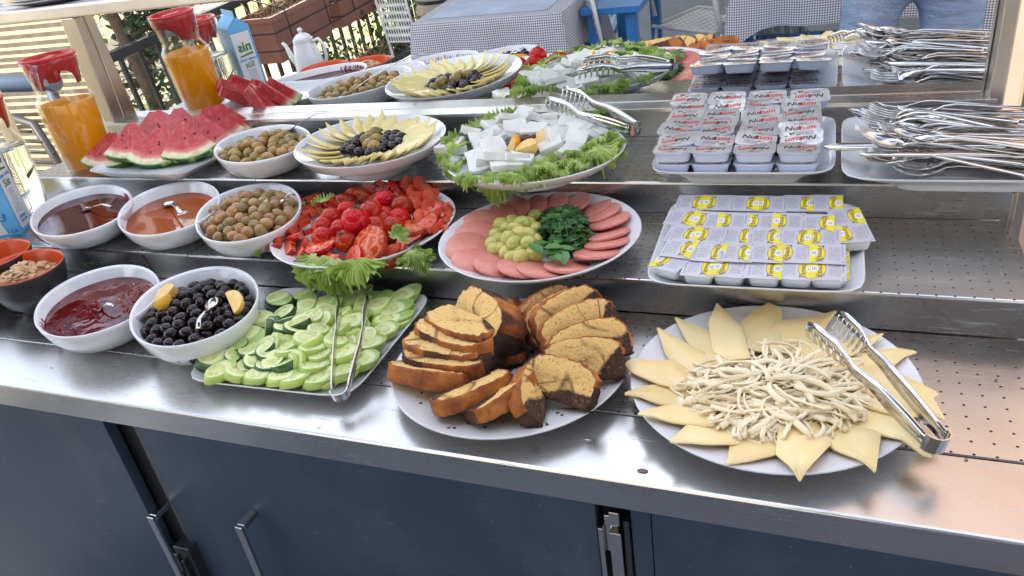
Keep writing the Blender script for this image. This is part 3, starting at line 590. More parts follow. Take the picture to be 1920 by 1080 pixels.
# ------------------------------------------------------------ crockery
def dish(name, cx, cy, z0, rim, a, b, ang, mat, lab, cat, foot=.55, deep=.010, flat=.62, group=None, rings=False):
    g = MB(); k = 1.0
    pr = [(foot*.93, .0), (foot, .0), (foot*.985, .006), (flat+.1, deep*.6+.002), (.90, rim*.62), (.985, rim-.004), (1.0, rim-.0012), (.997, rim), (.982, rim-.0005), (.90, rim*.70+.003), (flat+.06, deep+.003), (flat, deep), (flat*.5, deep-.0005), (.001, deep-.0005)]
    g.lathe([(r, z) for r, z in pr], 72, ex=a, ey=b)
    return g.obj(name, mat, loc=(cx, cy, z0), rot=(0, 0, ang), label=lab, cat=cat, group=group)
def dz(r, rim, deep, flat=.62):
    if r < flat: return deep
    t = min(1, (r-flat)/(1-flat)); return deep+(rim-deep)*(t**1.5)
def bowl(cx, cy, z0, h, a, b, ang, mat, lab, inner=None, name='oval_bowl'):
    g = MB(); pr = [(.52, .0), (.60, .001), (.80, h*.22), (.93, h*.55), (.99, h*.88), (1.0, h), (.985, h+.0016), (.945, h-.002), (.90, h*.55), (.76, h*.24), (.56, .009), (.001, .008)]
    if name == 'round_bowl': pr = [(.42, 0), (.45, 0), (.47, .006), (.72, h*.24), (.90, h*.58), (.99, h*.92), (1, h), (.985, h+.0015), (.955, h-.003), (.87, h*.58), (.68, h*.25), (.3, .012), (.001, .01)]
    mats = [0]*6+[1 if inner else 0]*(len(pr)-7)
    g.lathe(pr, 72, ex=a, ey=b, mats=mats, sq=2.0 if name == 'round_bowl' else 2.12)
    return g.obj(name, [mat, inner or mat], loc=(cx, cy, z0), rot=(0, 0, ang), label=lab, cat='bowl')
def tray(cs, z0, rim, mat, lab, foot=.62, deep=.006, sq=9):
    "cs: four corners of the rim, counter-clockwise from front left"
    ctr = sum((Vector((x, y, 0)) for x, y in cs), Vector())/4
    def mp(u, v, s):
        w = [(1-u)*(1-v), (1+u)*(1-v), (1+u)*(1+v), (1-u)*(1+v)]
        return sum((Vector((x, y, 0))*q for (x, y), q in zip(cs, w)), Vector())/4-ctr
    L = []
    for s, z in [(foot, 0), (foot+.02, 0), (foot+.02, .004), (.80, deep+.001), (.96, rim-.005), (1.0, rim-.001), (1.0, rim+.0005), (.985, rim), (.93, rim-.006), (.82, deep+.006), (.78, deep+.003), (.4, deep+.0025)]:
        l = []
        for j in range(80):
            t = 2*pi*j/80+pi/80; ca, sa = cos(t), sin(t); k = (abs(ca)**sq+abs(sa)**sq)**(-1/sq); q = mp(ca*k*s, sa*k*s, 1); l.append((q.x, q.y, z))
        L.append(l)
    g = MB(); g.loops(L); return g.obj('serving_tray', mat, loc=(ctr.x, ctr.y, z0), label=lab, cat='tray')

cake_pl = dish('cake_plate', -.150, .158, 0, .024, .153, .153, 0, PORCW, 'round white plate with marble cake slices at the front', 'plate', deep=.009)
ch_pl = dish('cheese_plate', .164, .171, 0, .026, .157, .157, 0, porc('ridged_porcelain', (.72, .72, .75), .25), 'large round white plate with yellow cheese and string cheese, front right', 'plate', deep=.010)
to_pl = dish('tomato_plate', -.497, .408, Z1, .034, .155, .155, 0, PORC, 'round white plate piled with tomatoes on the middle step', 'plate')
sa_pl = dish('sausage_plate', -.184, .398, Z1, .034, .153, .153, 0, PORC, 'round white plate ringed with pink sausage slices', 'plate')
c2_pl = dish('olive_cheese_plate', -.5855, .6155, Z2, .056, .160, .141, radians(142), PORC, 'white plate with pale cheese triangles around olives, top step', 'plate', foot=.5, deep=.028, flat=.5)
sl_pl = dish('white_cheese_plate', -.243, .575, Z2, .044, .152, .143, radians(20), PORC, 'white plate with white cheese chunks and lettuce, top step', 'plate', foot=.5, deep=.024, flat=.5)
tray([(-.594, .044), (-.326, .051), (-.332, .313), (-.618, .300)], 0, .018, PORC, 'white rectangular tray full of cucumber slices')
tray([(-.001, .274), (.262, .279), (.261, .541), (-.009, .541)], Z1, .027, PORC, 'white rectangular tray of yellow and grey butter tubs', deep=.010)
tray([(-.036, .499), (.223, .500), (.222, .755), (-.045, .745)], Z2, .036, PORC, 'white rectangular tray under the stack of lilac spread tubs', deep=.020)
tray([(.230, .475), (.62, .475), (.62, .752), (.230, .752)], Z2, .036, PORC, 'white rectangular tray holding the heap of cutlery', deep=.018)
tray([(-1.243, .520), (-.962, .506), (-.950, .640), (-1.200, .735)], Z2, .026, PORC, 'white tray under the watermelon slices')

A = radians
b1 = bowl(-.863, .168, 0, .055, .131, .094, A(144), PORC, 'white oval bowl of shiny cherry jam with fruit, front row')
b2 = bowl(-.662, .170, 0, .060, .130, .094, A(138), PORC, 'white oval bowl of black olives with lemon, front row')
b3 = bowl(-1.128, .399, Z1, .050, .152, .092, A(143), PORC, 'white oval bowl of dark berry syrup with a purple stained rim')
b4 = bowl(-.923, .419, Z1, .050, .146, .092, A(137), PORC, 'white oval bowl of amber honey with a loop handled spoon')
b5 = bowl(-.732, .411, Z1, .050, .144, .092, A(132), PORC, 'white oval bowl heaped with brown green olives, middle step')
b6 = bowl(-.838, .617, Z2, .050, .130, .094, A(138), PORC, 'white oval bowl of green olives with a long spoon, top step')
b7 = bowl(-1.074, .208, 0, .080, .079, .066, A(160), BLKCER, 'black bowl with orange inside holding bran flakes', ORGCER, 'round_bowl')
b8 = bowl(-1.205, .235, 0, .078, .076, .076, 0, BLKCER, 'black and orange bowl of corn flakes cut by the left edge of the photo', ORGCER, 'round_bowl')
def fill(b, a, bb, ang, z, m, name, lab, cat, s):
    g = MB(); L = []
    for r in (1, .97, .6, .3, .02):
        L.append([(a*s*r*cos(2*pi*j/64), bb*s*r*sin(2*pi*j/64), z+(.0007 if r > .98 else 0)) for j in range(64)])
    g.loops(L, cap0=False); return g.obj(name, m, loc=b.location, rot=(0, 0, ang), label=lab, cat=cat)
fill(b1, .131, .094, A(144), .036, JAMR, 'cherry_jam', 'dark red cherry jam with glossy lumps in the front bowl', 'jam', .925)
fill(b3, .152, .092, A(143), .034, JAMD, 'berry_syrup', 'dark purple syrup reflecting the juice jug', 'syrup', .93)
fill(b4, .146, .092, A(137), .030, HONEY, 'honey', 'amber brown honey in the middle oval bowl', 'honey', .925)
g = MB()
for (a0, a1) in ((2.2, 4.0), (4.2, 5.0)):
    n = 26
    for i in range(n):
        t = a0+(a1-a0)*i/n+R.uniform(-.02, .02); h0 = .047-R.random()*.004; 
        g.tube([(.952*.152*cos(t)*.985, .952*.092*sin(t)*.985, h0), (.925*.152*cos(t)*.975, .925*.092*sin(t)*.975, h0-.006-R.random()*.004)], .0016, 4)
g.obj('jam_stain', STAIN, b3)
g = MB()
for i in range(34):
    t = 1.4+2.6*i/34+R.uniform(-.03, .03); h0 = .050-R.random()*.006
    g.tube([(.955*.131*cos(t)*.975, .955*.094*sin(t)*.975, h0), (.925*.131*cos(t)*.965, .925*.094*sin(t)*.965, h0-.008-R.random()*.004)], R.choice((.0006, .0012)), 4)
g.obj('jam_stain', STAIN, b1)
g = MB(); g.tube([(-.020, .0935, .048), (-.022, .0922, .040), (-.024, .086, .022), (-.026, .074, .008)], [.0012, .0012, .0016, .0012], 5); g.obj('drip', STAIN, b3)

def ellipsoid(a, b, c, n=14, m_=8, dent=False):
    g = MB(); pr = [(sin(pi*i/m_)*1.0+1e-4, -cos(pi*i/m_)) for i in range(m_+1)]
    if dent: pr = [(r, z-(.22*(1-min(1, r/.45))**2 if z > 0 else 0)) for r, z in pr]
    g.lathe([(r, z*c) for r, z in pr], n, ex=a, ey=b); return g
def rotm(R_, mx_=pi): return (R_.uniform(-mx_, mx_), R_.uniform(-mx_, mx_), R_.uniform(0, 2*pi))
me_olb = ellipsoid(.0105, .0105, .0128).mesh('olive', OLB); me_olg = ellipsoid(.0104, .0104, .0128).mesh('olive', [OLG]); me_olk = ellipsoid(.0098, .0098, .0116).mesh('olive', OLK); me_ols = ellipsoid(.0105, .0105, .0125).mesh('olive', OLS)
def pile(me, n, b, a, bb, ang, z, hump, r, lab, name, cat, grp, rr, tr=60):
    pts = []
    tries = 0
    while len(pts) < n and tries < n*tr:
        tries += 1; t = rr.uniform(0, 2*pi); q = math.sqrt(rr.random()); x, y = a*q*cos(t), bb*q*sin(t)
        zz = z+hump*(1-q*q)+rr.uniform(-.002, .002)
        if all((x-p[0])**2+(y-p[1])**2+(zz-p[2])**2 > (1.62*r)**2 for p in pts): pts.append((x, y, zz))
    c_, s_ = cos(ang), sin(ang); out = []
    for x, y, zz in pts:
        out.append(O(name, me, loc=(b.location.x+x*c_-y*s_, b.location.y+x*s_+y*c_, b.location.z+zz), rot=rotm(rr), scale=[rr.uniform(.88, 1.1)]*3, label=lab, cat=cat, group=grp))
    return out
rr = random.Random(3)
for q, (z, s) in enumerate(((.030, .86), (.042, .80))):
    pile(me_olk, 62, b2, .130*s, .094*s, A(138), z, .012, .0104, 'wrinkled black olive in the front white bowl', 'black_olive', 'olive', 'black olives in the front bowl', rr)
    pile(me_olb, 62, b5, .144*s, .092*s, A(132), z-.003, .022, .0104, 'brown green olive heaped in the middle white bowl', 'brown_olive', 'olive', 'brown green olives in the middle bowl', rr)
pile(me_olg, 42, b6, .130*.84, .094*.84, A(135), .036, .008, .0104, 'green olive in the top step white bowl', 'green_olive', 'olive', 'green olives in the top bowl', rr)
pile(me_olg, 36, b6, .130*.78, .094*.78, A(135), .026, .006, .0104, 'green olive in the top step white bowl', 'green_olive', 'olive', 'green olives in the top bowl', rr)
for q in ((695, 256), (703, 248), (697, 268), (708, 262), (690, 272), (686, 262), (701, 275)):
    p = U(*q, Z2+.048); O('green_olive', me_olg, loc=p, rot=rotm(rr), scale=(1.1,)*3, label='green olive at the centre of the cheese triangle plate', cat='olive', group='green olives on the cheese triangle plate')
for q in ((648, 280), (660, 282), (675, 287), (668, 272), (730, 253), (742, 252), (752, 258), (722, 262), (738, 264), (748, 268), (715, 280), (725, 274), (735, 275), (692, 288), (672, 262), (705, 287), (718, 268), (655, 272), (745, 262), (680, 258), (712, 250)):
    p = U(*q, Z2+.042); O('black_olive', me_ols, loc=p, rot=rotm(rr), scale=(rr.uniform(.9, 1.05),)*3, label='smooth black olive on the cheese triangle plate', cat='olive', group='black olives on the cheese triangle plate')

# flakes
def flakes(b, rad, z, hump, n, m, name, lab):
    g = MB(); rr = random.Random(9)
    for i in range(n):
        t = rr.uniform(0, 6.28); q = math.sqrt(rr.random()); x, y = rad*q*cos(t), rad*q*sin(t); s = rr.uniform(.006, .012)
        M = Matrix.Translation((x, y, z+hump*(1-q**1.5)+rr.uniform(-.003, .003))) @ Matrix.Rotation(rr.uniform(0, 6.28), 4, 'Z') @ Matrix.Rotation(rr.uniform(-.9, .9), 4, 'X')
        pts = [(s*rr.uniform(.7, 1.1)*cos(k*pi/3), s*.7*rr.uniform(.7, 1.1)*sin(k*pi/3), .0022*rr.uniform(-1, 1)) for k in range(6)]
        g.add(pts+[(0, 0, .002)]+[(p[0], p[1], p[2]-.001) for p in pts], [(k, (k+1) % 6, 6) for k in range(6)]+[(k, 7+k, 7+(k+1) % 6, (k+1) % 6) for k in range(6)]+[tuple(range(12, 6, -1))], 0, False, M)
    return g.obj(name, m, loc=b.location, label=lab, cat='cereal', kind='stuff')
flakes(b7, .054, .052, .03, 420, FLAKE, 'bran_flakes', 'heap of brown bran flakes in the black bowl')
flakes(b8, .058, .045, .008, 260, CORN, 'corn_flakes', 'yellow corn flakes in the second black bowl')

# lemon wedges and other citrus
def wedge_mesh(name, r, ang, ms, thick=1.0, nseg=8, n2=10):
    g = MB(); L = []
    for i in range(nseg+1):
        t = -ang/2+ang*i/nseg
        L.append([(r*sin(pi*j/n2)*cos(t), r*sin(pi*j/n2)*sin(t), r*thick*cos(pi*j/n2)) for j in range(n2+1)])
    vs = [p for l in L for p in l]; n = n2+1
    g.add(vs, [(i*n+j, i*n+j+1, (i+1)*n+j+1, (i+1)*n+j) for i in range(nseg) for j in range(n2)], 0, True)
    g.add(L[0], [tuple(range(n))], 1); g.add(L[-1], [tuple(range(n))[::-1]], 1)
    return g.mesh(name, ms)
me_lem = wedge_mesh('lemon', .021, radians(95), [plain('lemon_rind', (.85, .50, .05), .35), ORFL], 1.15)
for (px, py, b, dzz, rz, rx, lab) in ((295, 565, b2, .062, .4, 1.2, 'lemon wedge at the left side of the black olives'), (308, 558, b2, .060, 2.2, .9, 'smaller lemon piece tucked at the back left of the black olives'), (430, 568, b2, .064, 1.0, 1.9, 'lemon wedge at the right side of the black olives'), (482, 385, b5, .058, .8, 1.6, 'pale lemon slice lying on the brown green olives')):
    p = U(px, py, b.location.z+dzz); O('lemon_wedge', me_lem, loc=p, rot=(rx, .4, rz), label=lab, cat='lemon')

# ------------------------------------------------------------ cheese on the front plate
cp = [[(1234, 616), (1285, 645), (1355, 680), (1330, 693), (1270, 694), (1252, 670)], [(1267, 597), (1325, 622), (1345, 645), (1340, 665), (1305, 669), (1288, 640)],
 [(1345, 573), (1362, 588), (1388, 614), (1386, 650), (1350, 655), (1322, 640), (1330, 605)], [(1440, 569), (1462, 580), (1460, 632), (1420, 637), (1387, 628), (1382, 615), (1410, 590)],
 [(1565, 585), (1545, 612), (1535, 645), (1470, 645), (1450, 630), (1450, 608), (1500, 600)], [(1653, 623), (1620, 655), (1560, 675), (1520, 645), (1535, 628)],
 [(1716, 658), (1665, 692), (1600, 695), (1570, 662), (1640, 661)], [(1757, 738), (1745, 742), (1768, 782), (1700, 770), (1630, 730), (1620, 692), (1655, 688)],
 [(1603, 735), (1650, 731), (1700, 745), (1750, 778), (1700, 781), (1640, 765), (1600, 752)], [(1740, 851), (1725, 847), (1690, 822), (1620, 806), (1580, 800), (1552, 769), (1620, 772), (1690, 777)],
 [(1638, 880), (1603, 856), (1565, 840), (1530, 795), (1570, 798), (1648, 812)], [(1500, 893), (1478, 868), (1458, 850), (1475, 808), (1535, 810), (1556, 830), (1525, 865)],
 [(1366, 868), (1372, 830), (1395, 798), (1440, 806), (1480, 836), (1450, 850)], [(1261, 825), (1290, 798), (1340, 776), (1382, 778), (1394, 817), (1382, 829), (1330, 831)],
 [(1200, 774), (1250, 761), (1335, 763), (1339, 790), (1326, 798), (1260, 790)], [(1174, 737), (1245, 720), (1302, 734), (1309, 760), (1290, 768), (1235, 755)], [(1169, 682), (1215, 676), (1258, 677), (1290, 716), (1282, 728), (1235, 718), (1190, 698)]]
def slab(name, poly, zf, th, mat, **k):
    "thin slice over a polygon of world xy points; zf(x,y) its underside height"
    c0 = sum((Vector((x, y)) for x, y in poly), Vector((0, 0)))/len(poly); P = []
    n = len(poly)
    for i in range(n):
        a, b_ = Vector(poly[i]), Vector(poly[(i+1) % n])
        for t in (.06, .5, .94): P.append(a.lerp(b_, t))
    L = []
    for s, up_, e in ((.02, 0, 0), (.55, 0, 0), (.97, 0, 0), (1, .35, 0), (1, .7, 0), (.98, 1, 0), (.55, 1, 0), (.02, 1, 0)):
        L.append([(c0.x+(p.x-c0.x)*s, c0.y+(p.y-c0.y)*s, zf(c0.x+(p.x-c0.x)*s, c0.y+(p.y-c0.y)*s)+th*up_) for p in P])
    zc = zf(c0.x, c0.y); L = [[(x-c0.x, y-c0.y, z-zc) for x, y, z in l] for l in L]
    g = MB(); g.loops(L); return g.obj(name, mat, loc=(c0.x, c0.y, zc), **k)
where = ['pointing to the back left', 'second from the back left', 'behind the string cheese at the back', 'back centre, tip up', 'beside the tong tips at the back', 'right of the tong tips', 'pointing right beyond the rim', 'under the tong arms with a ragged tip', 'beneath the tong middle', 'hanging over the rim by the tong hinge', 'front right with a crumbled tip', 'front centre with a double tip', 'front left of centre', 'front left, blunt', 'left front, long', 'left, second from the cake', 'nearest the cake plate']
for i, (pl_, w_) in enumerate(zip(cp, where)):
    q = [U(x, y, .028) for x, y in pl_]
    ph = R.uniform(0, 6)
    def zf(x, y, i=i, ph=ph):
        r = hypot(x-.164, y-.171)/.157
        base = dz(min(r, 1), .026, .010)+.002 if r < 1 else .028-(r-1)*.05
        return base+.0012+.0022*(i % 3)+.0035*max(0, 1-r)*2+.0015*sin(x*60+y*45+ph)
    q = [U(x, y, zf(*U(x, y, .028).xy)+.0025) for x, y in pl_]
    pc = Vector((.164, .171)); qm = sum((Vector((p.x, p.y)) for p in q), Vector((0, 0)))/len(q); q = [V(qm.x+(p.x-qm.x)*1.09, qm.y+(p.y-qm.y)*1.09, 0) for p in q]
    uq = (Vector((qm.x, qm.y))-pc).normalized()
    def inw(p):
        v = Vector((p.x, p.y))-pc; return tuple(Vector((p.x, p.y))-uq*(.024 if v.length < .110 else 0))
    slab('cheese_slice', [inw(p) for p in q], zf, .003, CHEESE, label='yellow cheese slice '+w_, cat='cheese', group='yellow cheese slices on the front plate')
g = MB(); rr = random.Random(21)
cc = U(1455, 722, .03); ax = (U(1620, 715, .03)-U(1280, 715, .03))/2; ay = (U(1455, 640, .03)-U(1455, 800, .03))/2
for i in range(600):
    t = rr.uniform(0, 6.28); q = rr.random()**.62; b_ = cc+ax*(q*cos(t)*.84-.08)+ay*(q*sin(t)*.86-.12)
    h = .018+(.028*(1-q**2.0))*rr.uniform(.35, 1.0); L = rr.uniform(.040, .095); a = rr.uniform(0, 6.28); a = rr.gauss(.5, .7)+(pi if rr.random() < .5 else 0); cv = rr.gauss(0, 1.9)
    pts = []; x, y = b_.x, b_.y; n = 10; zz = h
    for k in range(n):
        rp = hypot(x-.164, y-.171)/.157
        if rp > .72 and k > 2: break
        pts.append((x, y, max(.010+.008+dz(min(rp, 1), .026, .010)-.010, zz))); x += cos(a)*L/n; y += sin(a)*L/n; a += cv/n; zz += rr.uniform(-.0024, .0012)
    w = rr.uniform(.0018, .0042); g.tube(pts, [w*.9]+[w*rr.uniform(.8, 1.15) for _ in range(len(pts)-2)]+[w*.8], 6, sx=rr.uniform(.28, .6), flatn=(rr.uniform(-1, 1), rr.uniform(-1, 1), .4))
g.obj('string_cheese', STRAND, label='tangled heap of pale string cheese in the middle of the front plate', cat='string cheese', kind='stuff')

# cheese triangles with olives (top step)
rr = random.Random(5); ea, eb, ang = .160, .141, radians(142); N = 27
def c2(r, t): x, y = ea*r*cos(t), eb*r*sin(t); return (-.5855+x*cos(ang)-y*sin(ang), .6155+x*sin(ang)+y*cos(ang))
for i in range(N):
    t = 2*pi*i/N+rr.uniform(-.03, .03); ro = rr.uniform(.84, .95)
    poly = [c2(.40, t-.05), c2(.62, t-.22), c2(ro, t+.02), c2(.66, t+.20), c2(.45, t+.22)]
    c0 = Vector(c2(.62, t)); ux = Vector(c2(1, t))-c0; ux.normalize(); vx = Vector((-ux.y, ux.x)); tw = rr.uniform(.30, .5)
    def zf(x, y, c0=c0, ux=ux, vx=vx, tw=tw):
        d = Vector((x, y))-c0; rad_ = d.dot(ux); lat = d.dot(vx); rn = .62+rad_/.15
        return Z2+dz(max(0, min(rn, 1)), .056, .028, .5)+.004+max(0, lat+.02)*tw+(.006 if rad_ > .03 else 0)*0+max(0, rad_-.02)**2*7
    slab('cheese_triangle', poly, zf, .0026, CHEESE2, label='pale cheese triangle fanned on the %s of the olives' % side8(*c2(.7, t), -.5855, .6155), cat='cheese', group='pale cheese triangles around the olives')

# ------------------------------------------------------------ sausage plate
def disc(name, r, th, m, ms=None, n=28):
    g = MB(); g.lathe([(r*.2, 0), (r*.96, 0), (r, th*.25), (r, th*.75), (r*.97, th), (r*.2, th*1.0)], n); return g.mesh(name, m)
me_sal = disc('slice', .0335, .0052, SALAMI)
sal = [(990, 384), (1030, 381), (1072, 381), (1110, 384), (1127, 396), (1143, 413), (1140, 433), (1138, 452), (1118, 474), (1063, 494), (1012, 502), (975, 501), (930, 492), (888, 486), (877, 470), (876, 455), (891, 436), (902, 417), (928, 402), (957, 391)]
for i, q in enumerate(sal):
    p = U(*q, Z1+.028); c0 = V(-.184, .398, 0); d = (p-c0); a = atan2(d.y, d.x)
    tl = .20+.05*(i % 2); sd_ = 1 if i < 9 else 1
    O('sausage_slice', me_sal, M=Matrix.Translation((p.x, p.y, Z1+.020+.0020*(i % 3))) @ Matrix.Rotation(a, 4, 'Z') @ Matrix.Rotation(-.17, 4, 'Y') @ Matrix.Rotation(-.22*sd_, 4, 'X') @ Matrix.Scale(1.0, 4),
      label='pink sausage slice, %s clockwise from the top left of the ring' % NTH[i], cat='sausage slice', group='sausage slices in the ring')
me_gr = ellipsoid(.0125, .0125, .0142, 16, 10).mesh('grape', GRAPE)
gr = [(1004, 405), (978, 420), (992, 419), (1005, 431), (976, 440), (992, 457), (965, 457), (975, 474), (977, 484), (1000, 478), (940, 422), (951, 430), (930, 442), (924, 457), (940, 467), (951, 474), (953, 447), (966, 431), (985, 472), (1002, 452), (960, 418), (990, 440), (940, 452), (962, 484), (928, 468)]
for i, q in enumerate(gr):
    p = U(*q, Z1+.028+(.012 if i in (1, 4, 6, 16, 5, 17, 21) else 0)); O('grape', me_gr, loc=p, rot=rotm(R), scale=(R.uniform(.9, 1.08),)*3, label='yellow green grape, %s of the bunch beside the parsley' % area(q[0], q[1], 922, 1008, 400, 488), cat='grape', group='grapes in the middle of the sausage plate')

def herb(px0, px1, py0, py1, z, n, lab, name, seed, size=(.008, .018), hump=.02):
    rr = random.Random(seed); g = MB()
    a = U((px0+px1)/2, (py0+py1)/2, z); ex = (U(px1, (py0+py1)/2, z)-U(px0, (py0+py1)/2, z))/2; ey = (U((px0+px1)/2, py0, z)-U((px0+px1)/2, py1, z))/2
    for i in range(n):
        t = rr.uniform(0, 6.28); q = math.sqrt(rr.random()); p = a+ex*(q*cos(t))+ey*(q*sin(t)); p.z = z+hump*(1-q*q)*rr.uniform(.3, 1)
        s = rr.uniform(*size); az = rr.uniform(0, 6.28); M = Matrix.Translation(p) @ Matrix.Rotation(az, 4, 'Z') @ Matrix.Rotation(rr.uniform(-.7, .5), 4, 'X')
        for k in (-1, 0, 1):
            M2 = M @ Matrix.Rotation(k*.8, 4, 'Z'); g.add([(0, 0, 0), (s*.28, s*.45, .15*s), (s*.12, s*.75, .1*s), (0, s, .02*s), (-s*.12, s*.75, .1*s), (-s*.28, s*.45, .15*s)], [(0, 1, 2, 3), (0, 3, 4, 5)], 0, False, M2)
    for i in range(n//25):
        t = rr.uniform(0, 6.28); p = a+ex*(cos(t)*.8)+ey*(sin(t)*.8); p.z = z+.008; g.tube([p, (p+a)/2+V(0, 0, hump*.8), a+V(0, 0, hump*.6)], .0009, 4)
    o = g.obj(name, PARS, label=lab, cat='parsley', kind='stuff'); return o
herb(1008, 1104, 394, 478, Z1+.018, 420, 'dark green parsley bunch in the middle of the sausage plate', 'parsley_bunch', 4, hump=.034)
g = MB(); rr = random.Random(8)
for i in range(9):
    p = U(rr.uniform(1015, 1085), rr.uniform(455, 478), Z1+.040); s = rr.uniform(.024, .034); M = Matrix.Translation(p) @ Matrix.Rotation(rr.uniform(0, 6.28), 4, 'Z') @ Matrix.Rotation(rr.uniform(-.3, .4), 4, 'X')
    g.add([(0, 0, 0), (s*.3, s*.3, .1*s), (s*.3, s*.65, .1*s), (0, s, 0), (-s*.3, s*.65, .1*s), (-s*.3, s*.3, .1*s), (0, s*.5, .02*s)], [(0, 1, 6), (1, 2, 6), (2, 3, 6), (3, 4, 6), (4, 5, 6), (5, 0, 6)], 0, False, M)
g.obj('mint_leaves', food('mint', [(.04, .14, .02), (.09, .25, .05)], 30, .4, 0).m, label='broad mint leaves at the front of the parsley', cat='mint', kind='stuff')

# lettuce
def lettuce_mesh(seed, rad=.05, span=2.4, ruf=1.0):
    rr = random.Random(seed); nr, nt = 10, 150; ph = [rr.uniform(0, 6.28) for _ in range(6)]
    g = MB(); L = []
    for i in range(nr+1):
        f = i/nr; l = []
        for j in range(nt+1):
            t = -span/2+span*j/nt; e = f**2.2
            fr = 1+.06*sin(t*5+ph[0])+.05*sin(t*17+ph[1])*e+.05*sin(t*33+ph[4])*e+.04*sin(t*61+ph[2])*e
            r = rad*(.12+.88*f)*fr
            z = ruf*e*(.005*sin(t*11+ph[2])+.0075*sin(t*27+ph[3])+.0070*sin(t*49+ph[0]))+.004*sin(f*9+t*3+ph[5])*f-.010*f*f+.003*ruf*e*sin(t*47+ph[1])
            tt = t+e*.05*sin(t*23+ph[3]+1.5)
            l.append((r*cos(tt), r*sin(tt), z))
        L.append(l)
    g.loops(L, 0, True, False, False, False); return g.mesh('leaf', LET)
LM = [lettuce_mesh(s, .05, sp_) for s, sp_ in ((1, 2.4), (2, 3.0), (3, 1.9), (4, 2.7))]
def let(px, py, z, rz, tilt, sc_, k, lab, grp=None, roll=0):
    p = U(px, py, z)
    O('lettuce_leaf', LM[k % 4], M=Matrix.Translation(p) @ Matrix.Rotation(rz, 4, 'Z') @ Matrix.Rotation(tilt, 4, 'Y') @ Matrix.Rotation(roll, 4, 'X') @ Matrix.Scale(sc_, 4), label=lab, cat='lettuce', group=grp)
zt_ = Z1+.036
for i, (px, py, dzz, rz, tl, s_, lab) in enumerate([(512, 432, .0, 3.0, .45, .85, 'frilly lettuce leaf sticking out left of the tomatoes'), (600, 476, .0, -1.75, .62, 1.05, 'limp lettuce leaf hanging off the front of the tomato plate'), (628, 478, .004, -1.45, .9, 1.15, 'large drooping lettuce leaf over the front rim of the tomato plate'),
    (668, 482, .008, -1.2, .5, .85, 'curly lettuce leaf under the front tomato slices'), (772, 466, .0, -.8, .35, .62, 'small curly lettuce leaf at the right rim of the tomato plate'), (742, 450, .02, 1.2, -1.0, .45, 'pale lettuce sprig standing between the tomato slices'), (608, 380, .012, 2.2, -.3, .55, 'lettuce tip behind the left tomatoes'), (545, 402, .006, 2.8, .1, .5, 'lettuce edge at the back left of the tomatoes')]):
    let(px, py, zt_+dzz, rz, tl, s_, i, lab)

for i, (px, py) in enumerate([(498, 440), (490, 448), (520, 424), (585, 492), (612, 498), (645, 498), (672, 494), (695, 486), (780, 472), (765, 470), (560, 392)]):
    p = U(px, py, zt_); d = p-V(-.497, .408, 0)
    let(px, py, zt_-.002, atan2(d.y, d.x)+R.uniform(-.5, .5), R.uniform(.1, .7), R.uniform(.36, .6), i, 'small curly lettuce tuft poking out under the tomatoes', 'lettuce tufts round the tomatoes', R.uniform(-.6, .6))
# tomatoes
me_t = ellipsoid(.0205, .0205, .019, 24, 14).mesh('tomato', TOM)
g = MB()
for k in range(5):
    a = 2*pi*k/5; g.tube([(0, 0, 0), (.004*cos(a), .004*sin(a), .0012), (.008*cos(a+.2), .008*sin(a+.2), -.0005+.002*(k % 2))], [.0011, .0009, .0004], 5)
g.tube([(0, 0, 0), (.0012, .001, .005), (.003, .002, .009)], [.0011, .0009, .0008], 5); me_st = g.mesh('stem', STEM)
tl_ = [(720, 376, 40, 1), (754, 387, 38, 1), (695, 398, 46, 0), (666, 413, 52, 1), (651, 396, 34, 1), (721, 408, 30, 0), (748, 411, 26, 0), (620, 411, 34, 1), (605, 427, 28, 0), (690, 440, 26, 0), (705, 427, 30, 0), (737, 428, 24, 0), (716, 418, 26, 0), (607, 446, 26, 0), (650, 452, 26, 1), (685, 443, 22, 1), (640, 432, 24, 0), (672, 433, 26, 0)]
for i, (x, y, h, st) in enumerate(tl_):
    p = U(x, y, Z1+h/1000+.012); o = O('small_tomato', me_t, loc=p, rot=(R.uniform(-.7, .7), R.uniform(-.7, .7), R.uniform(0, 6)), scale=(R.uniform(.92, 1.05),)*3, cat='tomato', label='small whole tomato, %s of the heap' % area(x, y, 600, 755, 375, 455) if i != 3 else 'biggest whole tomato with a green stem, on top of the heap', group='small whole tomatoes')
    if i == 3: o.scale = (1.12,)*3
    if st: O('stem', me_st, o, loc=(0, 0, .0185))
    else: O('stem', me_st, o, loc=(0, 0, .0185), scale=(.5,)*3)
me_tw = wedge_mesh('tomato_wedge', .030, radians(62), [TOM, TOMP], .95)
def halfslice(r=.030, th=.0095, full=False, fm=None):
    g = MB(); n = 18; sp_ = 2*pi if full else pi*1.12; L = []
    prof = [(.05, 0), (.95, 0), (1.0, th*.4), (1.0, th*.6), (.95, th), (.05, th)]
    L = [[(r*q*cos(-sp_/2+sp_*j/n), r*.92*q*sin(-sp_/2+sp_*j/n), z) for j in range(n+1)] for q, z in prof]
    g.loops(L, 0, True, True, True, False, mats=[1, 0, 0, 0, 1]); 
    for a in (0, n): g.add([l[a] for l in L], [tuple(range(6))], 1)
    return g.mesh('tomato_slice', [TOM, fm or TOMP])
me_ts = halfslice(); me_tf = halfslice(.028, .009, True, TOMF)
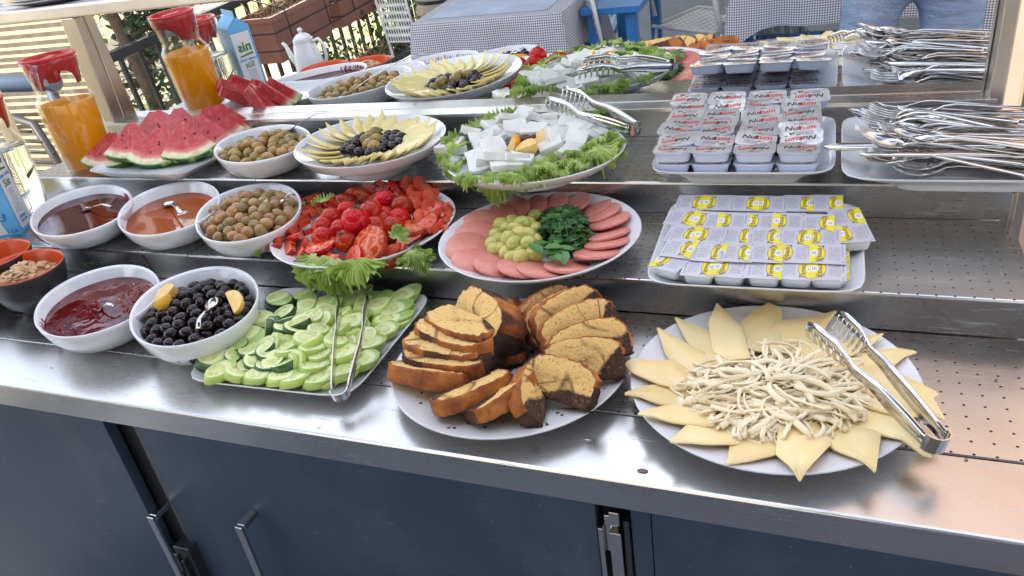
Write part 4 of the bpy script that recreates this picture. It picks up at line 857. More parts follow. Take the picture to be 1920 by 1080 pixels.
# x, y, height, azimuth, tilt, kind
tw = [(700, 358, 42, 1.2, 1.2, 's'), (716, 352, 44, 1.0, 1.2, 's'), (732, 350, 44, .8, 1.3, 's'), (686, 372, 36, 1.4, 1.2, 's'), (748, 352, 40, .6, .9, 'w'), (772, 352, 44, .4, 1.0, 'w'), (795, 350, 44, .2, .8, 'w'), (760, 366, 36, .3, .9, 'w'), (785, 366, 36, 0, .7, 'w'), (806, 366, 34, -.2, .9, 'w'),
  (672, 372, 36, 1.6, 1.1, 'f'), (648, 378, 34, 1.9, 1.0, 'w'), (624, 384, 32, 2.2, .8, 'w'), (604, 384, 30, 2.4, .5, 's'), (575, 382, 30, 2.6, .4, 's'), (592, 396, 32, 2.7, .5, 's'), (565, 400, 28, 2.8, .35, 's'), (582, 408, 30, 2.9, .4, 's'), (556, 419, 28, 3.0, .4, 's'), (545, 436, 28, 3.1, .4, 's'), (562, 430, 32, 3.1, .4, 's'), (572, 443, 30, 3.3, .4, 's'), (536, 448, 26, 3.2, .35, 's'), (532, 460, 22, 3.5, .4, 's'),
  (553, 462, 26, 3.6, .8, 's'), (576, 466, 26, 3.7, .9, 's'), (604, 466, 30, 3.6, .3, 'f'), (600, 486, 20, 3.9, .5, 's'), (628, 484, 24, 4.2, .6, 's'), (660, 486, 24, 4.4, .6, 'w'), (698, 462, 36, 4.6, .9, 'F'), (725, 466, 26, 4.9, 1.0, 's'), (735, 472, 20, 5.0, .8, 's'), (768, 456, 22, 5.4, .3, 'w'),
  (775, 432, 30, 5.7, .2, 'f'), (800, 440, 22, 5.8, .4, 'w'), (792, 424, 30, 5.9, .2, 's'), (812, 428, 22, 6.0, .3, 'w'), (822, 418, 26, 6.1, .2, 'w'), (800, 410, 30, 0, .2, 'w'), (822, 404, 26, .1, .3, 'w'), (836, 408, 22, .1, .3, 'w'), (812, 394, 32, .3, .4, 'w'), (832, 392, 26, .3, .3, 'w'), (795, 384, 36, .4, .6, 'W'), (820, 378, 34, .3, .6, 'W'), (776, 384, 32, .4, .7, 's'), (752, 372, 30, .8, .9, 's')]
for i, (x, y, h, a, t, k) in enumerate(tw):
    p = U(x, y, Z1+h/1000); sc_ = {'w': .78, 'W': 1.0, 's': 1.0, 'f': .95, 'F': 1.15}[k]
    me = {'w': me_tw, 'W': me_tw, 's': me_ts, 'f': me_tf, 'F': me_tf}[k]
    if k in 'wW': M = Matrix.Rotation(a+pi, 4, 'Z') @ Matrix.Rotation(-t*.5, 4, 'Y') @ Matrix.Rotation(pi/2+R.uniform(-.4, .4), 4, 'X')
    else: M = Matrix.Rotation(a, 4, 'Z') @ Matrix.Rotation(t-.15, 4, 'Y') @ Matrix.Rotation(R.uniform(-.25, .25), 4, 'X')
    O('tomato_piece', me, M=Matrix.Translation(p) @ M @ Matrix.Scale(sc_, 4), cat='tomato slice', group='cut tomato pieces round the heap', label='cut red tomato piece at the %s of the plate' % area(x, y, 525, 845, 345, 490) if k != 'F' else 'large tomato slice showing its seeds at the front of the plate')
for i in range(26):
    x, y = R.uniform(795, 842), R.uniform(384, 432); p = U(x, y, Z1+.034); g_ = .007*R.uniform(.7, 1.3)
    if i == 0:
        g = MB(); g.box((-.005, -.004, -.003), (.006, .005, .004)); me_td = g.mesh('dice', TOMP)
    O('tomato_dice', me_td, loc=p, rot=rotm(R), scale=(R.uniform(.8, 1.5),)*3, bev=0, label='small diced tomato cube on the right side of the plate', cat='tomato', group='diced tomato cubes')

# ------------------------------------------------------------ cucumbers
def cuk(name, skin, elong, th=.0112, r=.0168):
    g = MB(); n = 26; tn = math.sqrt(max(0, elong**2-1))*.55; L = []
    for q, z in ((.1, 0), (.93, 0), (1, .0006), (1, th-.0006), (.93, th), (.1, th)):
        facet = [1+(.0 if skin else .02*(1 if int(j/26*9) % 2 else -1)) for j in range(n)]
        L.append([(r*elong*q*cos(2*pi*j/n)*facet[j]+tn*z*1.2, r*q*sin(2*pi*j/n)*facet[j], z) for j in range(n)])
    g.loops(L, mats=[1, 0, 0, 0, 1]); return g.mesh(name, [CUKS if skin else CUKP, CUKF])
CK = {}
for sk in (0, 1):
    for e in (1.0, 1.3, 1.6, 1.9): CK[(sk, e)] = cuk('cucumber_slice', sk, e)
cl = [(720, 140, 105, 90, 1), (790, 255, 0, 0, 1), (580, 300, 110, 60, 1), (480, 430, 160, 65, 1), (320, 515, 155, 45, 1), (395, 612, 0, 0, 1), (200, 632, 150, 15, 1), (682, 378, 1, 1, 3), (720, 352, 1, 1, 3), (645, 530, 0, 0, 1), (650, 590, 0, 0, 1), (555, 650, 0, 0, 1), (710, 645, 0, 0, 1), (935, 120, 70, -60, 1), (905, 362, 0, 0, 1), (860, 395, 0, 0, 1), (780, 340, 0, 0, 1), (640, 690, 80, -10, 1), (500, 570, 60, 20, 1), (790, 690, 0, 0, 1), (790, 385, 0, 0, 1),
 (958, 200, 30, -100, 0), (1110, 165, 110, 20, 0), (1100, 240, 0, 0, 0), (1010, 290, 0, 0, 0), (1105, 305, 0, 0, 0), (1335, 140, 110, -85, 0), (1420, 180, 95, -80, 0), (1540, 200, 60, -110, 0), (1720, 125, 125, -60, 0), (1640, 235, 150, -55, 0), (1600, 310, 175, -50, 0), (1250, 270, 0, 0, 0), (1310, 330, 80, -10, 0), (1410, 275, 0, 0, 0), (1570, 400, 85, -35, 0), (1040, 395, 0, 0, 0), (920, 335, 0, 0, 0), (1225, 410, 0, 0, 0), (1300, 425, 0, 0, 0), (1445, 445, 0, 0, 0), (1460, 520, 120, -35, 0), (935, 468, 0, 0, 0), (735, 480, 1, 1, 2), (785, 495, 1, 1, 2), (845, 510, 0, 0, 0), (1180, 500, 0, 0, 0), (1010, 490, 0, 0, 0), (985, 540, 70, -20, 0), (800, 575, 0, 0, 0), (1070, 600, 0, 0, 0), (865, 640, 1, 1, 2), (900, 615, 1, 1, 2), (1245, 600, 115, -30, 0), (1395, 650, 115, -40, 0), (1010, 700, 60, -10, 0), (245, 745, 105, -30, 0), (378, 757, 0, 0, 0), (478, 692, 90, -40, 0), (550, 770, 115, -10, 0), (740, 782, 115, -25, 0), (850, 800, 115, -20, 0), (1040, 800, 80, -10, 0), (1130, 780, 0, 0, 0), (1245, 745, 95, -30, 0), (1700, 240, 90, -30, 0), (1680, 330, 80, -30, 0), (1100, 450, 0, 0, 0), (1540, 440, 0, 0, 0), (1200, 340, 0, 0, 0), (890, 290, 0, 0, 0), (1360, 560, 0, 0, 0), (1140, 680, 0, 0, 0), (600, 400, 60, 20, 0), (930, 590, 0, 0, 0), (1290, 510, 0, 0, 0), (1380, 360, 0, 0, 0), (700, 740, 60, -20, 0), (900, 730, 0, 0, 0)]
for i, (x, y, dx, dy, k) in enumerate(cl):
    q = hypot((x-960)/620, (y-450)/330); z = .011+.020*max(0, 1-q)+(.005 if i < len(cl)-14 else -.003)+R.uniform(0, .003)
    x_, y_ = 940+(x-960)*.935, 440+(y-450)*.90; px, py = 340+x_/4, 520+y_/4; p = U(px, py, z+.008); az = R.uniform(0, 3.14); e = 1.0; rx, ry = R.uniform(-.42, .42), R.uniform(-.42, .42)
    if abs(dx) > 5 or abs(dy) > 5:
        d = U(px+dx/4, py+dy/4, z+.008)-p; az = atan2(d.y, d.x); L = hypot(d.x, d.y)/.0195; e = min((1.3, 1.6, 1.9), key=lambda t: abs(t-L)); rx, ry = R.uniform(-.15, .15), R.uniform(-.1, .1)
    if k >= 2: rx = R.uniform(.9, 1.15); az = R.uniform(-.3, .3)-.2
    sk = 1 if k in (1, 3) else 0; s_ = R.uniform(.92, 1.06)*(1.12 if sk else 1)
    O('cucumber_slice', CK[(sk, e)], M=Matrix.Translation((p.x, p.y, z)) @ Matrix.Rotation(az, 4, 'Z') @ Matrix.Rotation(rx, 4, 'X') @ Matrix.Rotation(ry, 4, 'Y') @ Matrix.Scale(s_, 4),
      cat='cucumber slice', label=('cucumber slice with dark green skin, %s of the tray' if sk else 'peeled pale green cucumber slice, %s of the tray') % area(x, y, 50, 1750, 60, 880), group=('cucumber slices with skin' if sk else 'peeled cucumber slices'))

# ------------------------------------------------------------ marble cake
def cake_mesh(seed, w=.106, h=.056, th=.0165):
    rr = random.Random(seed); n = 40; prof = []
    base = [(-.5, .05), (-.49, 0), (-.25, -.01), (.25, -.01), (.49, 0), (.5, .05), (.52, .45), (.50, .72), (.40, .90), (.22, .99), (.0, 1.0), (-.22, .97), (-.40, .88), (-.50, .70), (-.52, .4)]
    P = []
    for i in range(len(base)):
        a, b_ = Vector(base[i]), Vector(base[(i+1) % len(base)])
        for k in range(4): P.append(a.lerp(b_, k/4))
    c0 = Vector((0, .45)); L = []; n = len(P)
    ofs = [1+rr.uniform(-.035, .035) for _ in P]
    for s, t in ((.05, 0), (.4, 0), (.75, 0), (.95, 0), (1, .06), (1, .35), (1, .65), (1, .94), (.95, 1), (.75, 1), (.4, 1), (.05, 1)):
        l = []
        for j, p in enumerate(P):
            q = c0+(p-c0)*s*(ofs[j]+rr.uniform(-.010, .010)); yy = (t-.5)*th*(1+.10*sin(p.x*5+seed))+(rr.uniform(-.0007, .0007) if s < .99 else 0)
            l.append((q.x*w, yy, q.y*h))
        L.append(l)
    g = MB(); g.loops(L, 0, True)
    g.m = []; 
    nl = len(L)-1
    for i in range(nl):
        for j in range(n):
            if 3 <= i <= 7: g.m.append(2 if (P[j].y < .12 or (P[j].y < .55 and P[j].x > .3 and seed % 2)) else 1)
            else: g.m.append(0)
    g.m += [0, 0]; return g.mesh('cake', [CRUMB, CRUST, DCAKE])
CM = [cake_mesh(s) for s in range(6)]; CMF = [cake_mesh(s, th=.0235) for s in (7, 8, 10, 12)]; CMT = cake_mesh(11, .105, .060, .036)
def cakepx(cx, cy, az, side, lean, z, k, lab, sc_=1, me=None):
    """centre pixel, azimuth of the long axis (deg), side the top points to (+1 left of axis), lean of the height axis above the horizon (deg)"""
    p = U(cx, cy, z); a = radians(az); ax_ = V(cos(a), sin(a), 0); pv = V(-sin(a), cos(a), 0)*side; hv = pv*cos(radians(lean))+V(0, 0, sin(radians(lean))); nv = hv.cross(ax_).normalized()
    M = Matrix(((ax_.x, nv.x, hv.x, p.x), (ax_.y, nv.y, hv.y, p.y), (ax_.z, nv.z, hv.z, p.z), (0, 0, 0, 1))) @ Matrix.Scale(sc_, 4) @ Matrix.Translation((0, 0, -.028))
    O('cake_slice', me or CM[k % 6], M=M, label=lab, cat='cake slice')
cakepx(1020, 578, 62, 1, 62, .048, 0, 'marble cake slice farthest back on the right side of the ring', .85)
cakepx(1045, 590, 55, 1, 55, .050, 1, 'marble cake slice second from the back, face showing', 1.0)
cakepx(1063, 588, 55, 1, 55, .056, 2, 'tallest marble cake slice at the back right, its tip highest', 1.0)
cakepx(1085, 612, 48, 1, 50, .054, 3, 'marble cake slice with a swirl, right of the ring', 1.0)
cakepx(1102, 643, 35, 1, 48, .050, 4, 'marble cake slice with a dark corner at the right rim', .95)
cakepx(1095, 672, 12, 1, 46, .046, 5, 'marble cake slice with a dark base, right front of the ring', .90)
cakepx(1055, 712, -18, 1, 46, .042, 1, 'broad marble cake slice with a thick chocolate base at the front', .90)
cakepx(991, 738, -78, -1, 55, .036, 3, 'narrow upright cake slice at the front of the ring', .80, CMF[0])
cakepx(945, 745, -116, 1, 28, .036, 0, 'orange brown crusted slice leaning at the front', .85, CMF[1])
cakepx(888, 738, -134, 1, 24, .036, 2, 'crusted cake slice at the front left of the ring', .90, CMF[2])
cakepx(805, 706, -5, -1, 30, .032, 4, 'cake slice at the left rim, yellow face upward', 1.02, CMF[3])
cakepx(836, 676, -4, -1, 2, .042, 5, 'lower of the stacked brown crusted slices on the left', 1.06, CMF[0])
cakepx(832, 654, -8, -1, 2, .050, 1, 'second of the stacked brown crusted slices on the left', 1.02, CMF[1])
cakepx(850, 634, -18, -1, 6, .056, 0, 'third of the stacked brown crusted slices on the left', 1.06, CMF[2])
cakepx(862, 617, -24, -1, 8, .061, 3, 'uppermost of the stacked brown crusted slices on the left', 1.0, CMF[3])
cakepx(916, 604, -42, 1, 50, .052, 0, 'thick chunky marble cake piece with dark chocolate crust at the back', 1.12, CMT)
cakepx(962, 600, -60, 1, 60, .034, 2, 'dark chocolate cake slice hidden behind the thick chunk', .8)
cakepx(930, 655, -25, -1, 15, .022, 4, 'dark broken cake slice lying in the middle of the ring', .75)
g = MB()
for i in range(110):
    t = R.uniform(0, 6.28); q = R.choice((R.uniform(0, .3), R.uniform(.7, .93))); p = V(-.150+.153*q*cos(t), .158+.153*q*sin(t), dz(q, .024, .009)+.0012); s = R.uniform(.0006, .0022)
    g.box((p.x-s, p.y-s, p.z-s*.5), (p.x+s, p.y+s*.7, p.z+s*.7))
g.obj('cake_crumbs', DCAKE, label='dark cake crumbs scattered on the cake plate', cat='crumbs', kind='stuff')

# ------------------------------------------------------------ watermelon
def melon_mesh(seed, r=.105, half=36, th=.024):
    rr = random.Random(seed); n = 20; hf = radians(half); g = MB(); arc = [(r*sin(-hf+2*hf*i/n), -r*cos(-hf+2*hf*i/n)) for i in range(n+1)]
    L = []
    for s, z in ((.13, -.5), (.35, -.5), (.7, -.5), (.97, -.5), (1, -.46), (1, .46), (.97, .5), (.7, .5), (.35, .5), (.13, .5)):
        L.append([(x*s*rr.uniform(.985, 1.01), y*s, z*th+(rr.uniform(-.0008, .0008) if .1 < s < .96 else 0)) for x, y in arc])
    g.loops(L, 0, True, False, False, False, mats=[0, 0, 0, 0, 1, 0, 0, 0, 0])
    for a in (0, n): g.add([l[a] for l in L], [tuple(range(len(L)))], 0)
    g.add(L[0]+L[-1], [(j, j+1, n+1+j+1, n+1+j) for j in range(n)], 0)
    me = g.mesh('melon', [MELON, RIND]); return me
MM = [melon_mesh(1, .105, 44), melon_mesh(2, .105, 36), melon_mesh(3, .10, 42)]
g = MB(); g.lathe([(.0004, -.0035), (.0022, -.001), (.0024, .001), (.0004, .0038)], 8, ey=.45); me_sd = g.mesh('seed', SEED)
def melon(px, py, z, az, elev, k, lab, sc_=1, flip=0):
    "az: direction (deg) of the slice's wide axis; elev: how far its face leans back from vertical"
    p = U(px, py, Z2+z); a = radians(az); ax_ = V(cos(a), sin(a), 0); bk = V(-sin(a), cos(a), 0); e = radians(elev); yv = bk*sin(e)+V(0, 0, cos(e)); nv = ax_.cross(yv)
    M = Matrix(((ax_.x, yv.x, nv.x, p.x), (ax_.y, yv.y, nv.y, p.y), (ax_.z, yv.z, nv.z, p.z), (0, 0, 0, 1))) @ Matrix.Rotation(radians(flip), 4, 'Z') @ Matrix.Scale(sc_, 4) @ Matrix.Translation((0, .058, 0))
    o = O('watermelon_slice', MM[k], M=M, label=lab, cat='watermelon')
    rr = random.Random(int(px)); 
    for i in range(4):
        t = rr.uniform(-.5, .5); q = rr.uniform(.045, .08); s = 1 if i < 3 else -1
        O('seed', me_sd, o, loc=(q*sin(t), -q*cos(t), s*.0121), rot=(rr.uniform(-.2, .2), pi/2*0, t), label=None)
melon(250, 268, .055, 24, 50, 1, 'watermelon slice behind the front left one, pale seed on its edge', .95)
melon(300, 246, .060, 26, 46, 0, 'watermelon slice at the back centre of the tray', 1.0, 8)
melon(340, 240, .055, 30, 50, 1, 'dark streaked watermelon slice at the back, between two others', 1.0)
melon(208, 286, .038, 18, 52, 1, 'front left watermelon slice with green striped rind', .96, -4)
melon(300, 279, .040, 17, 52, 0, 'front watermelon slice, largest, striped rind facing out', 1.02, -2)
melon(352, 268, .046, 38, 46, 1, 'watermelon slice with three dark seeds, right of the front one', .92)
melon(384, 255, .046, 44, 44, 1, 'watermelon slice with yellow green rind toward the olive bowl', 1.0)
melon(402, 240, .050, 52, 36, 1, 'streaky watermelon slice near the olive bowl', 1.0)
melon(424, 233, .050, 60, 34, 1, 'watermelon slice nearest the olive bowl, one pale seed', .98)

# ------------------------------------------------------------ white cheese salad
zs = Z2+.050
for i, (px, py, dzz, rz, tl, s_, lab) in enumerate([(870, 300, -.008, 3.3, .35, .75, 'curly lettuce leaf rolled at the left rim of the white cheese plate'), (886, 318, -.010, 3.9, .6, .62, 'lettuce leaf drooping at the front left of the white cheese'), (934, 318, -.008, 4.5, .95, 1.0, 'limp lettuce leaf hanging over the step in front of the white cheese'), (985, 312, .0, 4.9, .5, .72, 'curly lettuce leaf at the front of the white cheese plate'),
    (1035, 302, .006, 5.1, .2, .8, 'bright curly lettuce mound at the front of the white cheese'), (1060, 296, .006, 5.4, .3, .6, 'lettuce leaf beside the front cheese chunks'), (1105, 275, .006, 5.7, .2, .95, 'dark curly lettuce under the tong hinge'), (1135, 268, .0, 6.0, .35, .7, 'lettuce leaf at the right rim below the tongs'), (878, 268, .004, 2.8, .1, .75, 'lettuce leaf at the back left of the white cheese plate'), (932, 222, .006, 2.0, -.2, .8, 'upright lettuce leaf at the back of the white cheese plate'), (905, 238, .006, 2.3, -.2, .7, 'lettuce leaf behind the left cheese chunks'), (1010, 308, .010, 4.7, .1, .5, 'small lettuce tuft on the front rim of the white cheese plate'), (960, 222, .006, 1.6, -.3, .7, 'lettuce leaf behind the tallest cheese chunk'), (1120, 240, .004, .4, .0, .7, 'lettuce leaf on the far side under the tongs'), (1085, 225, .004, 1.0, -.1, .8, 'lettuce leaf at the back right of the white cheese plate')]):
    let(px, py, zs+dzz, rz, tl, s_, i+1, lab, roll=R.uniform(-.2, .2))
rim_ = [(845, 286), (852, 306), (868, 322), (905, 330), (935, 334), (965, 326), (998, 318), (1025, 308), (1048, 300), (1072, 294), (1098, 286), (1120, 276), (1140, 264), (1010, 296), (1040, 288), (1062, 280), (1090, 272), (1112, 262), (1130, 254), (860, 262), (880, 246), (900, 232), (925, 220), (945, 214), (1070, 214), (1100, 222)]
for i, (px, py) in enumerate(rim_):
    p = U(px, py, zs+.004); d = p-V(-.243, .575, 0); 
    let(px+R.uniform(-4, 4), py+R.uniform(-3, 3), zs+R.uniform(-.002, .008), atan2(d.y, d.x)+R.uniform(-.6, .6), R.uniform(-.35, .5), R.uniform(.36, .62), i, 'small curly lettuce tuft along the rim of the white cheese plate', 'lettuce tufts round the white cheese', R.uniform(-.7, .7))
def chunk(seed):
    rr = random.Random(seed); g = MB(); w, d, h = rr.uniform(.018, .023), rr.uniform(.016, .021), rr.uniform(.005, .0075); k = rr.uniform(.55, 1)
    n = 4; L = []
    for z, s in ((-h, .94), (-h*.85, 1), (h*.85, 1), (h, .94)):
        L.append([(-w*s, -d*s, z), (0, -d*s*1.03, z), (w*s, -d*s*.95, z), (w*s*1.02, 0, z), (w*s*.95, d*s*k, z), (0, d*s*(k+.05), z), (-w*s*.95, d*s, z), (-w*s*1.03, 0, z)])
    g.loops(L, 0, False); return g.mesh('cheese_chunk', WHITEC)
CH = [chunk(s) for s in range(7)]
wc = [(843, 272, .012), (887, 250, .014), (907, 262, .014), (926, 237, .016), (952, 222, .03), (980, 218, .026), (967, 238, .024), (1005, 242, .024), (1008, 222, .020), (1040, 218, .026), (1038, 240, .020), (1055, 240, .018), (1050, 260, .022), (1072, 232, .024), (1093, 235, .026), (1082, 258, .022), (1108, 243, .02), (925, 255, .018), (940, 252, .018), (925, 277, .016), (898, 290, .010), (910, 298, .008), (930, 294, .016), (950, 308, .008), (968, 296, .014), (978, 298, .012), (1032, 272, .018), (1072, 284, .014), (1030, 225, .016), (858, 280, .006), (905, 305, .006), (985, 285, .010), (1128, 244, .016), (950, 240, .014)]
for i, (x, y, h) in enumerate(wc):
    p = U(x, y, Z2+.036+h); t1_, t2_ = (R.uniform(.15, .6), R.uniform(-.35, .35)) if h > .013 else (R.uniform(-.3, .4), R.uniform(-.3, .3))
    O('cheese_chunk', CH[i % 7], loc=p, rot=(t1_, t2_, R.uniform(0, 6.28)), scale=(R.uniform(.95, 1.15),)*3, bev=.0014, cat='white cheese', group='white cheese chunks on the lettuce', label='white cheese chunk at the %s of the lettuce plate' % area(x, y, 840, 1130, 210, 310))
me_ow = wedge_mesh('orange_wedge', .019, radians(110), [ORANGE, ORFL], 1.1)
for x, y, rz, rx, lab in ((955, 268, .3, .5, 'orange wedge left of the dark fruit among the white cheese'), (985, 276, 1.4, 1.2, 'orange slice in front of the dark fruit'), (1022, 260, 2.4, .8, 'orange wedge right of the dark fruit')):
    O('orange_wedge', me_ow, loc=U(x, y, Z2+.062), rot=(rx, .5, rz), label=lab, cat='orange')
O('fruit_piece', ellipsoid(.014, .009, .007).mesh('dark_fruit', DATE), loc=U(985, 260, Z2+.064), rot=(.3, .2, .4), label='glossy dark brown fruit between the orange wedges', cat='fruit')
O('fruit_piece', ellipsoid(.010, .008, .007).mesh('dark_fruit', DATE), loc=U(1002, 258, Z2+.062), rot=(.3, .2, 1.4), label='smaller dark fruit piece by the right orange wedge', cat='fruit')

# ------------------------------------------------------------ portion tubs
def tub(mat, w, d, h, lidw, lidd):
    g = MB(); L = []
    def rr_(w_, d_, z, sq=6, n=32):
        l = []
        for j in range(n):
            t = 2*pi*j/n+pi/n; ca, sa = cos(t), sin(t); k = (abs(ca)**sq+abs(sa)**sq)**(-1/sq); l.append((w_/2*ca*k, d_/2*sa*k, z))
        return l
    g.loops([rr_(w*.80, d*.78, -h), rr_(w*.86, d*.84, -h+.0015), rr_(w*.93, d*.92, -h*.4), rr_(w*.95, d*.94, -h*.35), rr_(w*.96, d*.95, -.0012), rr_(lidw, lidd, -.0010), rr_(lidw, lidd, -.0002)]); return g.mesh('cup', mat)
def butter_lid():
    g = MB(); w, d = .0425, .0465; n = 14
    g.box((-w/2, -d/2, -.0002), (w/2, d/2, .0003), 0)
    # yellow end with a gold half oval, brown arc, white badge
    x0 = w/2-.0005
    pass
    arc = [(x0-.0190*sin(pi*i/n), -(d/2-.0015)*cos(pi*i/n)) for i in range(n+1)]; g.prism(arc, .00033, .00040, 3)
    arc = [(x0-.0184*sin(pi*i/n), -(d/2-.0021)*cos(pi*i/n)) for i in range(n+1)]; g.prism(arc, .00041, .00048, 1)
    arc = [(x0-.0075*sin(pi*i/n), -(d/2-.0005)*cos(pi*i/n)) for i in range(n+1)]; g.prism(arc, .00049, .00055, 1)
    c_ = [(x0-.0055+.0048*cos(2*pi*i/16), .0072*sin(2*pi*i/16)) for i in range(16)]; g.prism(c_, .00056, .00062, 4)
    for k_ in range(3): g.box((x0-.0078+k_*.0020, -.0042+.0012*abs(k_-1), .00063), (x0-.0068+k_*.0020, .0042-.0012*abs(k_-1), .00068), 6)
    put_text(g, 'Tereyağı', .0102, 3, Matrix.Translation((x0-.0128, 0, .0006)) @ Matrix.Rotation(pi/2, 4, 'Z'), bold=.0001)
    g.prism([(-w/2+.002, d/2-.006), (-w/2+.0035, d/2-.0035), (-w/2+.0045, d/2-.0035), (-w/2+.003, d/2-.006)], .00033, .0004, 5)
    for i in range(7): g.box((-w/2+.003, -d/2+.006+i*.0035, .00033), (-w/2+.005, -d/2+.008+i*.0035, .0004), 6)
    return g.mesh('lid', [LIDG, YEL, PYEL, BRN, PRW, PRK, plain('print_grey', (.25, .25, .3), .5)])
me_bc = tub(TUBW, .040, .041, .017, .0425, .0445); me_bl = butter_lid()
bt = [(400, 125, 0, 0), (605, 125, 1, 0), (820, 130, 0, 0), (1030, 135, 1, 0), (1240, 130, 0, 0), (1460, 130, 0, 0),
 (330, 240, 0, .10), (525, 262, 1, .04), (725, 268, 1, 0), (940, 272, 1, 0), (1162, 272, 1, 0), (1390, 285, 0, .0), (1615, 238, 0, -.14),
 (335, 370, 0, .08), (545, 378, 1, .03), (765, 385, 0, 0), (980, 390, 0, 0), (1215, 395, 0, .02), (1430, 398, 1, .0), (1670, 362, 1, -.14),
 (310, 480, 0, .10), (545, 510, 0, .04), (755, 515, 0, 0), (985, 518, 0, 0), (1210, 518, 1, 0), (1465, 525, 1, .0),
 (240, 582, 1, .22), (470, 625, 0, .04), (705, 632, 1, .03), (975, 640, 0, 0), (1225, 645, 0, 0), (1470, 648, 1, 0)]
rows_ = [0]*6+[1]*7+[2]*7+[3]*6+[4]*6
for i, ((x, y, fl, rz), row) in enumerate(zip(bt, rows_)):
    z = Z1+[.0500, .0475, .0450, .0420, .0370][row]+.0004*(i % 3)
    p = U(1200+x/4.174, 350+y/4.174, z)
    o = O('butter_tub', None, M=Matrix.Translation(p) @ Matrix.Rotation(-rz*1.6, 4, 'Z') @ Matrix.Rotation(.09+R.uniform(-.02, .02), 4, 'X') @ Matrix.Rotation(pi if fl else 0, 4, 'Z'), cat='butter tub', group='butter portion tubs',
          label='butter portion tub, %s row from the front, %s from the left' % (NTH[4-row], NTH[i-[0, 6, 13, 20, 26][row]]) if i not in (12, 19, 26) else {12: 'butter tub tilted at the back right corner of the rows', 19: 'butter tub jutting out at the right over the tray rim', 26: 'butter tub turned askew at the front left corner'}[i])
    O('cup', me_bc, o); O('lid', me_bl, o)
for x in range(5):
    for y in range(4):
        o = O('butter_tub', None, loc=(.035+x*.047, .325+y*.046, Z1+.0305), cat='butter tub', group='butter portion tubs', label='butter portion tub hidden in the bottom layer of the tray')
        O('cup', me_bc, o); O('lid', me_bl, o)

def nut_lid():
    g = MB(); w, d = .0585, .042; n = 28; sq = 7; pl_ = []
    for j in range(n):
        t = 2*pi*j/n+pi/n; ca, sa = cos(t), sin(t); k = (abs(ca)**sq+abs(sa)**sq)**(-1/sq); pl_.append((w/2*ca*k, d/2*sa*k))
    g.prism(pl_, -.0002, .0004, 0)
    put_text(g, 'Nut', .0145, 1, Matrix.Translation((-.0095, .002, .0006)) @ Matrix.Rotation(.06, 4, 'Z'), bold=.00035, shear=.25)
    put_text(g, 'kum', .0145, 2, Matrix.Translation((.0095, .003, .0006)) @ Matrix.Rotation(.06, 4, 'Z'), bold=.00035, shear=.25)
    rr = random.Random(2)
    for i in range(9):
        x, y = rr.uniform(.004, .022), rr.uniform(-.017, -.006)
        if i > 6: x, y = -.012+i*.002, .013
        s = rr.uniform(.0014, .003); g.prism([(x+s*cos(k*1.05), y+.6*s*sin(k*1.05)) for k in range(6)], .00045, .0007, 4 if i > 6 else 3)
    for i in range(5): g.box((-.016, -.0075-i*.0018, .00045), (.004, -.0068-i*.0018, .0006), 5)
    g.box((-.008, .0125, .00045), (.010, .0135, .0006), 5); g.box((-.008, .0150, .00045), (.010, .0158, .0006), 5)
    return g.mesh('lid', [FOIL, PRK, PRR, plain('print_hazel', (.22, .08, .03), .5), PRG, plain('print_mid_grey', (.3, .3, .33), .5)])
me_nc = tub(TUBL, .0565, .039, .0165, .0585, .042); me_nl = nut_lid()
xs_ = [-.006, .052, .112, .172]
def ntub(x, y, z, tilt, rz, flip, lab='lilac portion tub with foil lid in the stacked rows', roll=0):
    o = O('spread_tub', None, M=Matrix.Translation((x, y, Z2+z)) @ Matrix.Rotation(rz, 4, 'Z') @ Matrix.Rotation(tilt, 4, 'X') @ Matrix.Rotation(roll, 4, 'Y') @ Matrix.Rotation(pi if flip else 0, 4, 'Z'), cat='spread tub', group='lilac spread tubs', label=lab)
    O('cup', me_nc, o); O('lid', me_nl, o)
rr = random.Random(12)
for c_, x in enumerate(xs_):
    for r in range(5): ntub(x+rr.uniform(-.002, .002)-.001*r, .534+r*.043, .0420, 0, rr.uniform(-.03, .03), rr.random() < .4, 'lilac tub in the bottom layer, %s column, %s from the front' % (NTH[c_], NTH[r]))
    ntub(x+rr.uniform(-.002, .002), .535, .0600, rr.uniform(-.02, .03), rr.uniform(-.05, .05), rr.random() < .5, 'lilac tub at the front of the second layer, %s from the left' % NTH[c_])
    for r in range(5): ntub(x+rr.uniform(-.004, .004)+.003*r*(c_-1.5)*0, .566+r*.030+rr.uniform(-.004, .004), .0640+r*.0032, .20+rr.uniform(-.14, .10), rr.uniform(-.14, .14)-.04*(c_ == 0)+.05*(c_ == 3), (r+c_) % 3 == 0, 'foil lidded lilac tub, %s column, %s shingled row' % (NTH[c_], NTH[r]), roll=rr.uniform(-.13, .13))
    ntub(x-.003+.004*c_, .712, .0830, .22, [-.12, -.03, .05, .10][c_], c_ in (0, 3), ['upside down foil lidded tub at the top left of the lilac stack', 'upright printed tub second from the left on top of the lilac stack', 'upright printed tub third from the left on top of the lilac stack', 'upside down printed tub at the top right of the lilac stack'][c_])

